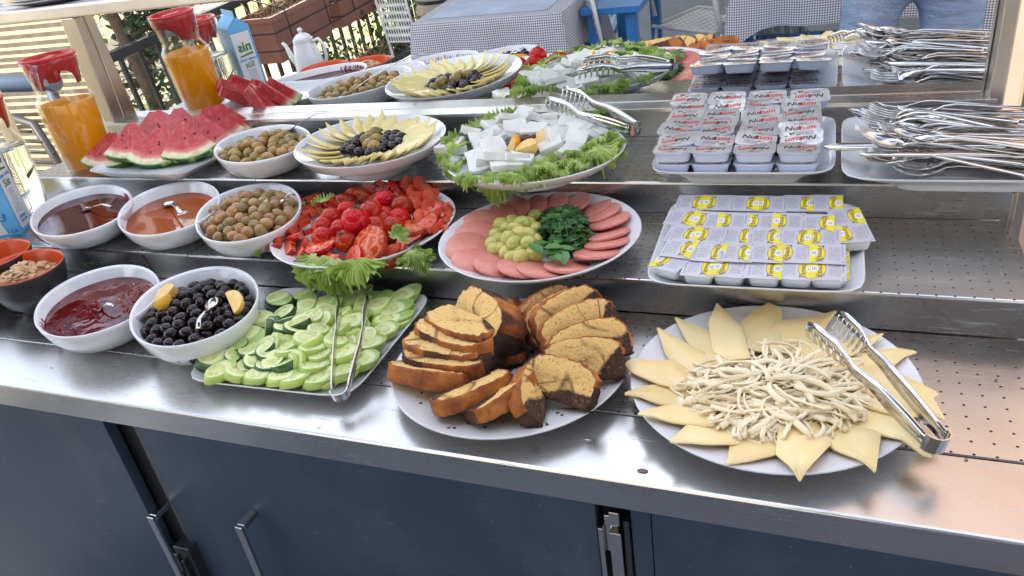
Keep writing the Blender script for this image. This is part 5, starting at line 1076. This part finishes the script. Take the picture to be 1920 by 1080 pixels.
# ------------------------------------------------------------ cutlery
def strip_mesh(path, widths, th, name, teeth=None, extra=None):
    "path: (x, z) along the handle; widths: half widths"
    g = MB(); L = []
    for (x, z), w in zip(path, widths): L.append([(x, -w, z), (x, -w*.5, z+th*.8), (x, 0, z+th), (x, w*.5, z+th*.8), (x, w, z), (x, w*.5, z-th*.2), (x, 0, z-th*.1), (x, -w*.5, z-th*.2)])
    g.loops(L)
    if extra: extra(g)
    return g.mesh(name, CHROME)
def forkx(g):
    for k in range(4):
        y = -.0105+k*.0070; g.tube([(-.062, y*.9, .0025), (-.078, y, .000), (-.095, y, .0025), (-.108, y*.97, .0085)], [.0021, .0022, .0019, .0009], 6, sx=.8)
me_fk = strip_mesh([(.095, .003), (.092, .003), (.08, .0035), (.05, .0055), (.0, .009), (-.03, .011), (-.045, .009), (-.056, .0045), (-.068, .001)], [.004, .0095, .0118, .0085, .0048, .0040, .0046, .0095, .0135], .0026, 'fork', extra=forkx)
def spoonx(g):
    L = []
    for i in range(9):
        t = i/8; x = -.050-.056*t; w = .0185*math.sqrt(max(.002, 1-(2*t-.94)**2))*(1.0 if t < .5 else .95); L.append([(x, w*cos(pi*j/8), .006+.010*t-(.010*sin(pi*j/8))*sin(pi*min(1, max(.06, t)))) for j in range(9)])
    L2 = [[(a, b_, c_-.0011) for a, b_, c_ in l] for l in L]
    g.loops(L, 0, True, False, False, False); g.loops([l[::-1] for l in L2], 0, True, False, False, False)
    rim = [l[0] for l in L]+[l[-1] for l in L][::-1]; g.tube(rim+[rim[0]], .0007, 4)
me_sp = strip_mesh([(.095, .003), (.092, .003), (.08, .0035), (.05, .0055), (.0, .009), (-.03, .010), (-.047, .007), (-.053, .005)], [.003, .007, .0095, .0068, .0038, .0030, .0034, .005], .0022, 'spoon', extra=spoonx)
me_kn = strip_mesh([(.105, .003), (.10, .003), (.06, .004), (.0, .004), (-.003, .004), (-.03, .003), (-.09, .002), (-.112, .001), (-.118, .001)], [.004, .0085, .008, .0065, .0075, .0095, .0105, .006, .001], .003, 'knife')
rr = random.Random(33)
def cut(kind, x, y, z, az, roll, pitch=0, lab=None):
    me = {'fork': me_fk, 'spoon': me_sp, 'knife': me_kn}[kind]
    O(kind, me, loc=(x, y, Z2+z), rot=(roll, pitch, az), label=lab or ('steel %s in the heap on the right hand tray' % kind), cat=kind, group='%ss in the cutlery heap' % kind)
for i in range(46):
    lay = i//11; kind = ('fork', 'fork', 'spoon', 'fork', 'fork', 'spoon', 'knife')[i % 7]
    y = .512+(i % 11)*.0195+rr.uniform(-.006, .006)+.002*lay; 
    cut(kind, .398+rr.uniform(-.026, .022)+.006*(i % 11 > 7), y+.01, .0255+lay*.0085, rr.uniform(-.2, .2), rr.uniform(-.4, .4), rr.uniform(.0, .09))
for (px, py, az, k, z) in ((1700, 225, -.10, 'fork', .062), (1712, 232, -.14, 'fork', .060), (1700, 240, -.06, 'fork', .056), (1690, 262, -.05, 'fork', .052), (1700, 285, .10, 'spoon', .056), (1720, 295, .16, 'knife', .054), (1740, 262, .02, 'knife', .055), (1705, 305, .05, 'fork', .048), (1720, 315, -.10, 'fork', .044), (1668, 238, -.2, 'spoon', .054)):
    p = U(px, py, Z2+z); cut(k, p.x+.045, p.y, z, az, rr.uniform(-.2, .2), rr.uniform(.03, .14))
p = U(1552, 278, Z2+.056); cut('knife', p.x+.112, p.y, .056, -.02, .25, .0, 'knife whose blade tip sticks out left over the tray rim')

# serving spoons
def sspoon(tip, end, h0, h1, lab, bowl_s=1.0, loop=False):
    a = U(*tip, h0); b_ = U(*end, h1); g = MB(); d = (b_-a); L = d.length; dn = d.normalized(); side = dn.cross(V(0, 0, 1)).normalized(); upv = side.cross(dn)
    M = Matrix(((dn.x, side.x, upv.x, a.x), (dn.y, side.y, upv.y, a.y), (dn.z, side.z, upv.z, a.z), (0, 0, 0, 1)))
    pts = [(0, 0, 0), (L*.3, 0, .006), (L*.7, 0, .008), (L, 0, 0)]; g.tube(pts, [.0022, .0022, .0032, .0045], 8, sx=.4, M=M, flatn=(0, 1, 0))
    if loop: g.tube([(L, 0, 0), (L+.006, .008, .002), (L+.018, .008, .002), (L+.022, 0, .002), (L+.018, -.008, .002), (L+.006, -.008, .002), (L, 0, 0)], .0016, 7, M=M)
    LL = []
    for i in range(9):
        t = i/8; x = -.045*bowl_s*t; w = .016*bowl_s*math.sqrt(max(.01, 1-(2*t-.96)**2)); LL.append([(x, w*cos(pi*j/8), .002-(.008*sin(pi*j/8))*sin(pi*min(1, max(.06, t)))) for j in range(9)])
    g.loops(LL, 0, True, False, False, False, M=M); g.loops([[(x, y, z-.001) for x, y, z in l][::-1] for l in LL], 0, True, False, False, False, M=M)
    return g.obj('serving_spoon', CHROME, label=lab, cat='spoon')
sspoon((545, 243), (622, 210), Z2+.050, Z2+.110, 'long spoon resting in the green olive bowl, handle pointing at the mirror')
sspoon((392, 580), (371, 617), .066, .060, 'spoon in the black olives with its handle over the front rim', .6)
sspoon((318, 385), (340, 400), Z1+.036, Z1+.052, 'loop handled spoon leaning on the rim of the honey bowl', .8, True)
sspoon((168, 393), (210, 388), Z1+.036, Z1+.044, 'spoon almost sunk in the dark berry syrup', .8)
sspoon((190, 582), (214, 574), .037, .046, 'spoon tip sticking out of the cherry jam', .8)
sspoon((533, 376), (553, 366), Z1+.056, Z1+.060, 'small spoon at the right side of the brown green olives', .8)

# tongs
def tongs(hinge, mids, tips, zh, zm, zt, lab, w=.0085, comb=True, hw=.011, rev=1):
    t = E('serving_tongs', U(*hinge, zh), lab, 'tongs'); hp = t.location.copy(); ends = []
    arms = []
    for k in range(2):
        a = U(*hinge, zh); m_ = U(*mids[k], zm); b_ = U(*tips[k], zt); arms.append((a, m_, b_))
    ctr_dir = ((arms[0][2]+arms[1][2])/2-hp).normalized(); side = (arms[1][1]-arms[0][1]); side -= ctr_dir*side.dot(ctr_dir); side.normalize(); upv = ctr_dir.cross(side); upv = upv if upv.z > 0 else -upv
    for k in range(2):
        a, m_, b_ = arms[k]; sg = -1 if k == 0 else 1; a = hp+side*sg*hw; g = MB(); P = []
        for i in range(15):
            s = i/14; q = a.lerp(m_, s*2) if s < .5 else m_.lerp(b_, s*2-1); P.append(q-hp)
        wid = [w*(.8+.35*sin(pi*min(1, i/8))) if i < 9 else w*(.8+1.3*min(1, (i-9)/2.0)) for i in range(15)]; wid[-1] *= .8
        L = []
        for i, q in enumerate(P):
            f = (P[min(14, i+1)]-P[max(0, i-1)]).normalized(); th = .0011; nn = side*sg; hh = (upv-f*upv.dot(f)).normalized()
            ww = wid[i]; body = ww if (i < 10 or not comb) else ww*.42
            off = V(0, 0, 0) if (i < 10 or not comb) else hh*(ww-body)
            cu_ = .3 if i < 10 else 0
            L.append([q+off+hh*body+nn*cu_*th*2, q+off+nn*th, q+off-hh*body+nn*cu_*th*2, q+off-hh*body-nn*th*.5, q+off-nn*th*.6, q+off+hh*body-nn*th*.5])
        g.loops([[tuple(p) for p in l] for l in L], 0, True)
        if comb:
            nT = 7
            for j in range(nT):
                s = 9.6+(14.0-9.6)*j/(nT-1); i0 = min(13, int(s)); q = P[i0].lerp(P[i0+1], s-i0); f = (P[14]-P[9]).normalized(); hh = (upv-f*upv.dot(f)).normalized()
                g.tube([q+hh*w*1.0, q+hh*w*.1-side*sg*.001, q-hh*w*.9-side*sg*.004, q-hh*w*1.35-side*sg*.008], [.0019, .0019, .0017, .0010], 6, sx=.7)
        g.obj('arm', CHROME, t)
    g = MB(); L = []
    for i in range(9):
        an = -pi/2+pi*i/8; q = side*(hw+.0008)*sin(an)-ctr_dir*(hw+.0008)*cos(an)*.9; L.append([tuple(q+upv*w*1.1), tuple(q*1.12+upv*w*1.1), tuple(q*1.12-upv*w*1.1), tuple(q-upv*w*1.1)])
    g.loops(L, 0, False); g.obj('hinge_band', CHROME, t)
tongs((1752, 822), [(1640, 725), (1655, 680)], [(1512, 622), (1572, 602)], .040, .062, .066, 'steel serving tongs with slotted jaws resting on the front cheese plate')
tongs((637, 735), [(628, 640), (676, 640)], [(637, 567), (691, 560)], .026, .058, .062, 'slim steel tongs lying over the cucumbers', w=.0055, comb=False, hw=.010)
tongs((1188, 240), [(1110, 222), (1135, 202)], [(1024, 196), (1056, 176)], Z2+.060, Z2+.078, Z2+.088, 'steel serving tongs with slotted jaws lying on the white cheese plate')

# ------------------------------------------------------------ jugs
def jug(x, y, z, rz, juice, lab, H=.245):
    t = E('glass_jug', (x, y, z), lab, 'jug', None, (0, 0, rz)); k = 1
    ro = [(.050, 0), (.0535, .002), (.054, .006), (.0585, .10), (.060, .150), (.0585, .158), (.0500, .172), (.0480, .180), (.0495, .190), (.0560, .235), (.0572, H-.001), (.0560, H), (.0545, H-.002), (.0530, .232), (.0470, .192), (.0455, .181), (.0475, .1735), (.0560, .1575), (.0572, .149), (.0556, .10), (.0512, .010), (.046, .007), (.001, .0065)]
    g = MB(); g.lathe(ro, 48, cap1=False, cap0=True); g.obj('glass_body', GLASS, t)
    lv = .150 if juice else .146
    inn = [(.001, .0072), (.0455, .0076), (.0507, .0105), (.0550, .10), (.0566, lv-.001), (.0566, lv), (.001, lv)]
    g = MB(); g.lathe(inn, 48); O('orange_juice' if juice else 'water', g.mesh('liquid', JUICE if juice else WATER), None, loc=(x, y, z), label='orange juice filling the big glass jug to its shoulder' if juice else 'clear water in the second glass jug', cat='orange juice' if juice else 'water')
    g = MB(); hd = [(.047, 0, .228), (.064, 0, .236), (.086, 0, .228), (.098, 0, .19), (.097, 0, .145), (.086, 0, .105), (.070, 0, .083), (.0575, 0, .086)]
    sm_ = []
    for i in range(len(hd)-1):
        for q in range(4):
            p0, p1, p2, p3 = [Vector(hd[max(0, min(len(hd)-1, i+o))]) for o in (-1, 0, 1, 2)]; u = q/4; sm_.append(.5*((2*p1)+(p2-p0)*u+(2*p0-5*p1+4*p2-p3)*u*u+(3*p1-p0-3*p2+p3)*u**3))
    sm_ = [p+V(.010*(1 if i < 3 else 0)*0, 0, 0) for i, p in enumerate(sm_)][3:]; g.tube(sm_, .0065, 10, sx=1.25); g.obj('handle', GLASS, t)
    # red plastic lid: dished top with a skirt cut by arches
    g = MB(); n = 96; L = []
    def zlow(a):
        u = ((a+.5) % (2*pi/3))/(2*pi/3); return .190+.030*(max(0, 1-((u-.5)/.36)**2))**.5 if abs(u-.5) < .36 else .186
    for rr_, zz in ((.0500, H+.003), (.0568, H+.0035), (.0575, H+.001), (.0545, H-.004)):
        L.append([(rr_*cos(2*pi*j/n), rr_*sin(2*pi*j/n), zz) for j in range(n)])
    L.append([((.0460+(zlow(2*pi*j/n)-.186)*.16)*cos(2*pi*j/n), (.0460+(zlow(2*pi*j/n)-.186)*.16)*sin(2*pi*j/n), zlow(2*pi*j/n)) for j in range(n)])
    L.append([((.0445+(zlow(2*pi*j/n)-.186)*.16)*cos(2*pi*j/n), (.0445+(zlow(2*pi*j/n)-.186)*.16)*sin(2*pi*j/n), zlow(2*pi*j/n)) for j in range(n)])
    L.append([(.0505*cos(2*pi*j/n), .0505*sin(2*pi*j/n), H-.008) for j in range(n)])
    L2 = [[(.0500*cos(2*pi*j/n), .0500*sin(2*pi*j/n), H+.003) for j in range(n)], [(.0470*cos(2*pi*j/n), .0470*sin(2*pi*j/n), H-.010) for j in range(n)], [(.002*cos(2*pi*j/n), .002*sin(2*pi*j/n), H-.011) for j in range(n)]]
    g.loops(L, 0, True, False, False); g.loops([l for l in L2], 0, True, False, True); ld = g.obj('lid', RED, t)
    g = MB(); g.box((-.022, -.008, H-.010), (.022, .008, H+.001)); g.obj('lid_grip', RED, ld, bev=.003)
    return t
J1 = jug(-1.330, .616, Z2, radians(-62), True, 'large glass jug of orange juice with a red lid on the top step')
J2 = jug(-1.405, .470, Z1, radians(-50), False, 'clear glass jug of water with a red lid behind the milk carton')
# teapot, out of the frame but reflected
tp = E('teapot', (-1.36, .09, 0), 'white porcelain teapot seen only in the mirror, beside the black bowls', 'teapot'); tp.scale = (.78, .78, .78)
g = MB(); g.lathe([(.045, 0), (.052, .004), (.062, .04), (.056, .10), (.044, .15), (.040, .165), (.042, .168), (.036, .168)], 36); g.obj('pot_body', PORC, tp)
g = MB(); g.lathe([(.040, .166), (.034, .178), (.020, .188), (.008, .192), (.007, .198), (.012, .204), (.008, .212), (.001, .214)], 28); g.obj('lid', PORC, tp)
g = MB(); g.tube([(.044, -.0, .155), (.075, -.0, .165), (.095, -.0, .14), (.092, -.0, .09), (.075, 0, .055), (.058, -.0, .045)], [.007, .007, .007, .007, .006, .006], 10); g.obj('handle', PORC, tp)
g = MB(); g.tube([(-.055, 0, .06), (-.080, 0, .10), (-.092, 0, .145), (-.105, 0, .158)], [.016, .011, .008, .006], 12); g.obj('spout', PORC, tp)

# ------------------------------------------------------------ milk carton
c0 = U(42, 436.5, Z1); cA = U(0, 444.5, Z1); cB = U(61, 427, Z1); dA = (cA-c0).normalized(); dB = V(-dA.y, dA.x, 0); dB = dB if dB.dot(cB-c0) > 0 else -dB
hA, hB, Hc = .090, .062, .205
mc = E('milk_carton', c0, 'blue and white milk carton at the left edge before the water jug', 'milk carton')
Mx = Matrix(((-dA.x, dB.x, 0, 0), (-dA.y, dB.y, 0, 0), (0, 0, 1, 0), (0, 0, 0, 1)))   # x along face A toward the corner, y along side B
if dB.cross(V(0, 0, 1)).dot(-dA) < 0: pass
g = MB(); g.box((-hA, 0, 0), (0, hB, Hc), 0, Mx)
# gable top
g.add([(-hA, 0, Hc), (0, 0, Hc), (0, hB, Hc), (-hA, hB, Hc), (-hA, hB/2, Hc+.028), (0, hB/2, Hc+.028)], [(0, 1, 5, 4), (2, 3, 4, 5), (1, 2, 5), (3, 0, 4)], 0, False, Mx)
g.box((-hA, hB/2-.001, Hc+.026), (0, hB/2+.001, Hc+.042), 0, Mx); MILKW = plain('carton_white', (.72, .74, .76), .35, amt=.03)
g.obj('carton_body', PRBL, mc)
# side B panel (x=0 plane, facing +x)
g = MB(); e = .0004; inset = .005
def onB(pts, m, lv=1):
    g.add([(e*lv, y, z) for y, z in pts], [tuple(range(len(pts)))], m, False, Mx)
def TB(txt, size, m, y, z, lv=3, **k):
    M = Mx @ Matrix.Translation((e*lv, y, z)) @ Matrix(((0, 0, 1, 0), (1, 0, 0, 0), (0, 1, 0, 0), (0, 0, 0, 1))); put_text(g, txt, size, m, M, **k)
onB([(.006, .012), (.012, .006), (hB-.006, .006), (hB-.003, .010), (hB-.003, .19), (.006, .19)], 0)
TB('nis', .036, 1, hB*.5, .150, bold=.0012); onB([(.010, .128), (hB-.010, .124), (hB-.012, .128), (.012, .133)], 1, 2)
TB('YARIM YAĞLI', .0085, 2, hB*.5, .115, bold=.0002); TB('Süt', .022, 1, hB*.5, .100, bold=.0003)
for i, s in enumerate(('homojenize', 'UHT süt', 'YAĞ %1,5', 'pastörize', 'son tüketim', 'serin yerde', 'saklayınız', 'buzdolabında', 'açıldıktan sonra', '2 gün içinde')): TB(s, .0060, 3, hB*.5, .086-i*.0052)
TB('Güneş', .0095, 2, hB*.5, .028, bold=.0003); TB('Gıda San.', .0085, 2, hB*.5, .019, bold=.0002)
g.obj('printed_side', [MILKW, PRG, PRB, plain('print_dim', (.25, .35, .5), .5)], mc)
g = MB()
def onA(pts, m, lv=1): g.add([(x, -e*lv, z) for x, z in pts], [tuple(range(len(pts)))], m, False, Mx)
def TA(txt, size, m, x, z, lv=4, **k):
    put_text(g, txt, size, m, Mx @ Matrix.Translation((x, -e*lv, z)) @ Matrix.Rotation(pi/2, 4, 'X'), **k)
onA([(-hA+.003, .003), (-.024, .003), (-.030, .020), (-.03, .06), (-.045, .062), (-.06, .07), (-hA+.003, .075)], 0)
onA([(-.050, .062), (-.030, .058), (-.016, .064), (-.012, .072), (-.024, .070), (-.020, .082), (-.034, .074), (-.05, .084), (-hA+.003, .080), (-hA+.003, .066)], 0, 2)
onA([(-.064, .036), (-.018, .030), (-.014, .046), (-.060, .052)], 1, 2)
TA('%1,5 YAĞ', .0085, 2, -.039, .0440, bold=.0002); TA('PROTEİN', .0075, 2, -.038, .0365, bold=.0002); TA('1 Le', .013, 1, -.016, .008, bold=.0003)
g.obj('printed_front', [MILKW, PRB, PRW], mc)

# small dirt: jam run on the lower step, crumb and smudges
g = MB(); p = [U(273, 462, Z1+.0005), U(276, 468, Z1+.0005), V(0, 0, 0)]; q = U(272, 470, Z1-.002); x = q.x
g.tube([(x-.004, Y1+.010, Z1+.0003), (x, Y1+.002, Z1+.0004), (x+.001, Y1-.0016, Z1-.004), (x+.006, Y1-.0006, Z1-.025), (x+.012, Y1-.0006, .004)], .0009, 5); g.obj('jam_drip', plain('dry_jam', (.12, .02, .02), .5), label='thin dried red drip running down the step behind the cherry jam', cat='drip')
for x_, y_, s in ((1205, 883, .006), (1177, 602, .0025)):
    p = U(x_, y_, 0.0004); g = MB(); g.lathe([(.001, .0006), (s*.6, .0005), (s, 0)], 12, ey=.6); g.obj('spot' if s > .004 else 'cake_crumb', plain('dried_spot', (.16, .10, .09), .5) if s > .004 else CRUST, loc=p, label='brown dried spot on the counter between the two front plates' if s > .004 else 'orange cake crumb on the perforated steel', cat='spot' if s > .004 else 'crumb')

g = MB(); rr = random.Random(77)
for i in range(14):
    x, y = rr.uniform(-1.0, .42), rr.choice((rr.uniform(.01, .10), rr.uniform(.11, .32)))
    s = rr.uniform(.0005, .0014); g.box((x-s, y-s, .0002), (x+s*1.3, y+s*.8, .0002+s))
g.obj('stray_crumbs', plain('stray_crumb', (.42, .24, .10), .9), label='tiny food crumbs scattered over the front ledge', cat='crumbs', kind='stuff')
g = MB(); WD = Mat('water_drop', (1, 1, 1), .0, Transmission_Weight=1.0, IOR=1.33).m
for i in range(9):
    x, y = rr.uniform(-.9, .42), rr.uniform(.012, .098); s = rr.uniform(.0012, .0038)
    g.lathe([(s, .0001), (s*.92, s*.14), (s*.6, s*.27), (.0001, s*.32)], 12, ex=rr.uniform(.8, 1.5), cap1=False, M=Matrix.Translation((x, y, .0001)))
g.obj('water_drops', WD, label='small dried water drops on the steel front ledge', cat='water drops', kind='stuff')
# ------------------------------------------------------------ the person taking the photo, reflected in the mirror
def skin_obj(name, verts, edges, radii, mat, parent, root=0, sub=2):
    me = bpy.data.meshes.new(name); me.from_pydata([tuple(v) for v in verts], edges, []); me.materials.append(mat)
    o = bpy.data.objects.new(name, me); COL.objects.link(o); o.parent = parent
    sk = o.modifiers.new('skin', 'SKIN'); sk.use_smooth_shade = True
    for i, r in enumerate(radii):
        d = me.skin_vertices[0].data[i]; d.radius = r if isinstance(r, tuple) else (r, r); d.use_root = (i == root)
    sb = o.modifiers.new('sub', 'SUBSURF'); sb.levels = sub; sb.render_levels = sub; return o
m = Mat('blue_denim', (.16, .26, .42), .85); n = m.noise(5, 4); c_ = m.ramp(n, [(.32, (.16, .25, .42)), (.5, (.28, .40, .58)), (.68, (.50, .60, .72))]); m.color(m.mix(m.noise(260, 2, (1, 1, .3)), c_, (.18, .26, .40))); m.bump(m.noise(11, 4, (1, 1, 2.2)), .9, .02); m.bump(m.noise(500, 2), .4, .001); DENIM = m.m
SKIN = food('skin', [(.50, .28, .19), (.56, .33, .23)], 10, .5, .2, bump=.05, var=0).m; SHIRT = plain('dark_shirt', (.05, .055, .075), .9, bump=.6, bs=14); HAIR = plain('dark_hair', (.02, .014, .01), .6, bump=.8, bs=120); SHOE = plain('shoe', (.3, .3, .32), .6)
pn = E('person', (.46, -.84, FL), 'person in faded blue jeans, legs reflected at the top right of the mirror', 'person')
hz = .89
SV = [V(0, 0, hz), V(0, 0, 1.10), V(0, .0, 1.30), V(0, 0, 1.43), V(0, .0, 1.50), V(0, .02, 1.58), V(0, .03, 1.68),
      V(-.19, 0, 1.42), V(-.26, .03, 1.18), V(-.27, .18, 1.36), V(.19, 0, 1.42), V(.24, .04, 1.18), V(.02, .17, 1.36),
      V(-.11, 0, .82), V(-.15, .02, .48), V(-.17, 0, .09), V(-.18, .14, .04), V(.11, 0, .82), V(.15, .02, .48), V(.17, 0, .09), V(.18, .14, .04)]
SE = [(0, 1), (1, 2), (2, 3), (3, 4), (4, 5), (5, 6), (3, 7), (7, 8), (8, 9), (3, 10), (10, 11), (11, 12), (0, 13), (13, 14), (14, 15), (15, 16), (0, 17), (17, 18), (18, 19), (19, 20)]
SR = [(.14, .11), (.13, .10), (.15, .11), (.10, .08), (.055, .055), (.075, .085), (.075, .09), .058, .045, .028, .058, .045, .028, .075, .058, .042, .035, .075, .058, .042, .035]
body = skin_obj('body', SV, SE, SR, SKIN, pn)
jv = [V(0, 0, 1.01), V(0, 0, .96), V(-.120, 0, .85), V(-.15, .015, .50), V(-.168, 0, .10), V(.120, 0, .85), V(.15, .015, .45), V(.168, 0, .10)]
skin_obj('jeans', jv, [(0, 1), (1, 2), (2, 3), (3, 4), (1, 5), (5, 6), (6, 7)], [(.175, .125), (.18, .13), (.096, .112), (.085, .088), (.085, .09), (.098, .115), (.085, .088), (.085, .09)], DENIM, pn)
sv = [V(0, 0, 1.00), V(0, 0, 1.12), V(0, 0, 1.30), V(0, 0, 1.425), V(-.20, 0, 1.415), V(-.255, .025, 1.24), V(.20, 0, 1.415), V(.24, .03, 1.24)]
skin_obj('shirt', sv, [(0, 1), (1, 2), (2, 3), (3, 4), (4, 5), (3, 6), (6, 7)], [(.175, .13), (.165, .125), (.175, .128), (.09, .09), .078, .064, .078, .064], SHIRT, pn)
g = MB(); g.lathe([(.02, .10), (.07, .085), (.094, .04), (.096, 0), (.085, -.05)], 20, ex=1, ey=1.08, cap1=False); g.obj('hair', HAIR, pn, loc=(0, .01, 1.665))
for s in (-1, 1):
    g = MB(); g.lathe([(.045, 0), (.05, .02), (.045, .06), (.03, .08)], 16, ex=.9, ey=2.4); g.obj('shoe', SHOE, pn, loc=(s*.18, .08, 0))
    g = MB(); g.lathe([(.001, -.008), (.007, -.004), (.008, 0), (.007, .004), (.001, .008)], 10, ey=.5); g.obj('eye', PORC, pn, loc=(s*.03, .112, 1.645))
    # hand: palm and five fingers round the phone
    hx, hy, hz_ = (-.27, .19, 1.385) if s < 0 else (.03, .18, 1.385)
    hv = [V(hx, hy, hz_), V(hx-s*.0, hy+.02, hz_+.05)]; he = [(0, 1)]; hr = [(.020, .016), (.031, .012)]
    for k in range(4):
        b0 = len(hv); fx = hx+(k-1.5)*.0195; Lf = (.030, .036, .034, .027)[k]
        hv += [V(fx, hy+.03, hz_+.085), V(fx, hy+.045, hz_+.085+Lf), V(fx+.002, hy+.040, hz_+.095+Lf*1.5)]; he += [(1, b0), (b0, b0+1), (b0+1, b0+2)]; hr += [.0074, .0068, .0056]
    b0 = len(hv); hv += [V(hx-s*.032, hy+.03, hz_+.05), V(hx-s*.045, hy+.045, hz_+.075)]; he += [(0, b0), (b0, b0+1)]; hr += [.0090, .0075]
    skin_obj('hand', hv, he, hr, SKIN, pn, sub=1)
g = MB(); g.lathe([(.001, -.012), (.009, -.008), (.011, .004), (.006, .022), (.001, .026)], 10); g.obj('nose', SKIN, pn, loc=(0, .118, 1.625))
g = MB(); g.lathe([(.001, -.003), (.02, 0), (.001, .003)], 12, ey=.4); g.obj('mouth', plain('lips', (.35, .12, .1), .5), pn, loc=(0, .108, 1.592))
for s in (-1, 1):
    g = MB(); g.lathe([(.001, -.03), (.014, -.015), (.016, .01), (.001, .03)], 10, ex=.5); g.obj('ear', SKIN, pn, loc=(s*.083, .03, 1.63))
g = MB(); g.box((-.08, -.0045, -.038), (.08, .0045, .038)); g.obj('phone', BLKPL, loc=(.30, -.606, .545), label='dark phone held up in front of the person', cat='phone', bev=.004)
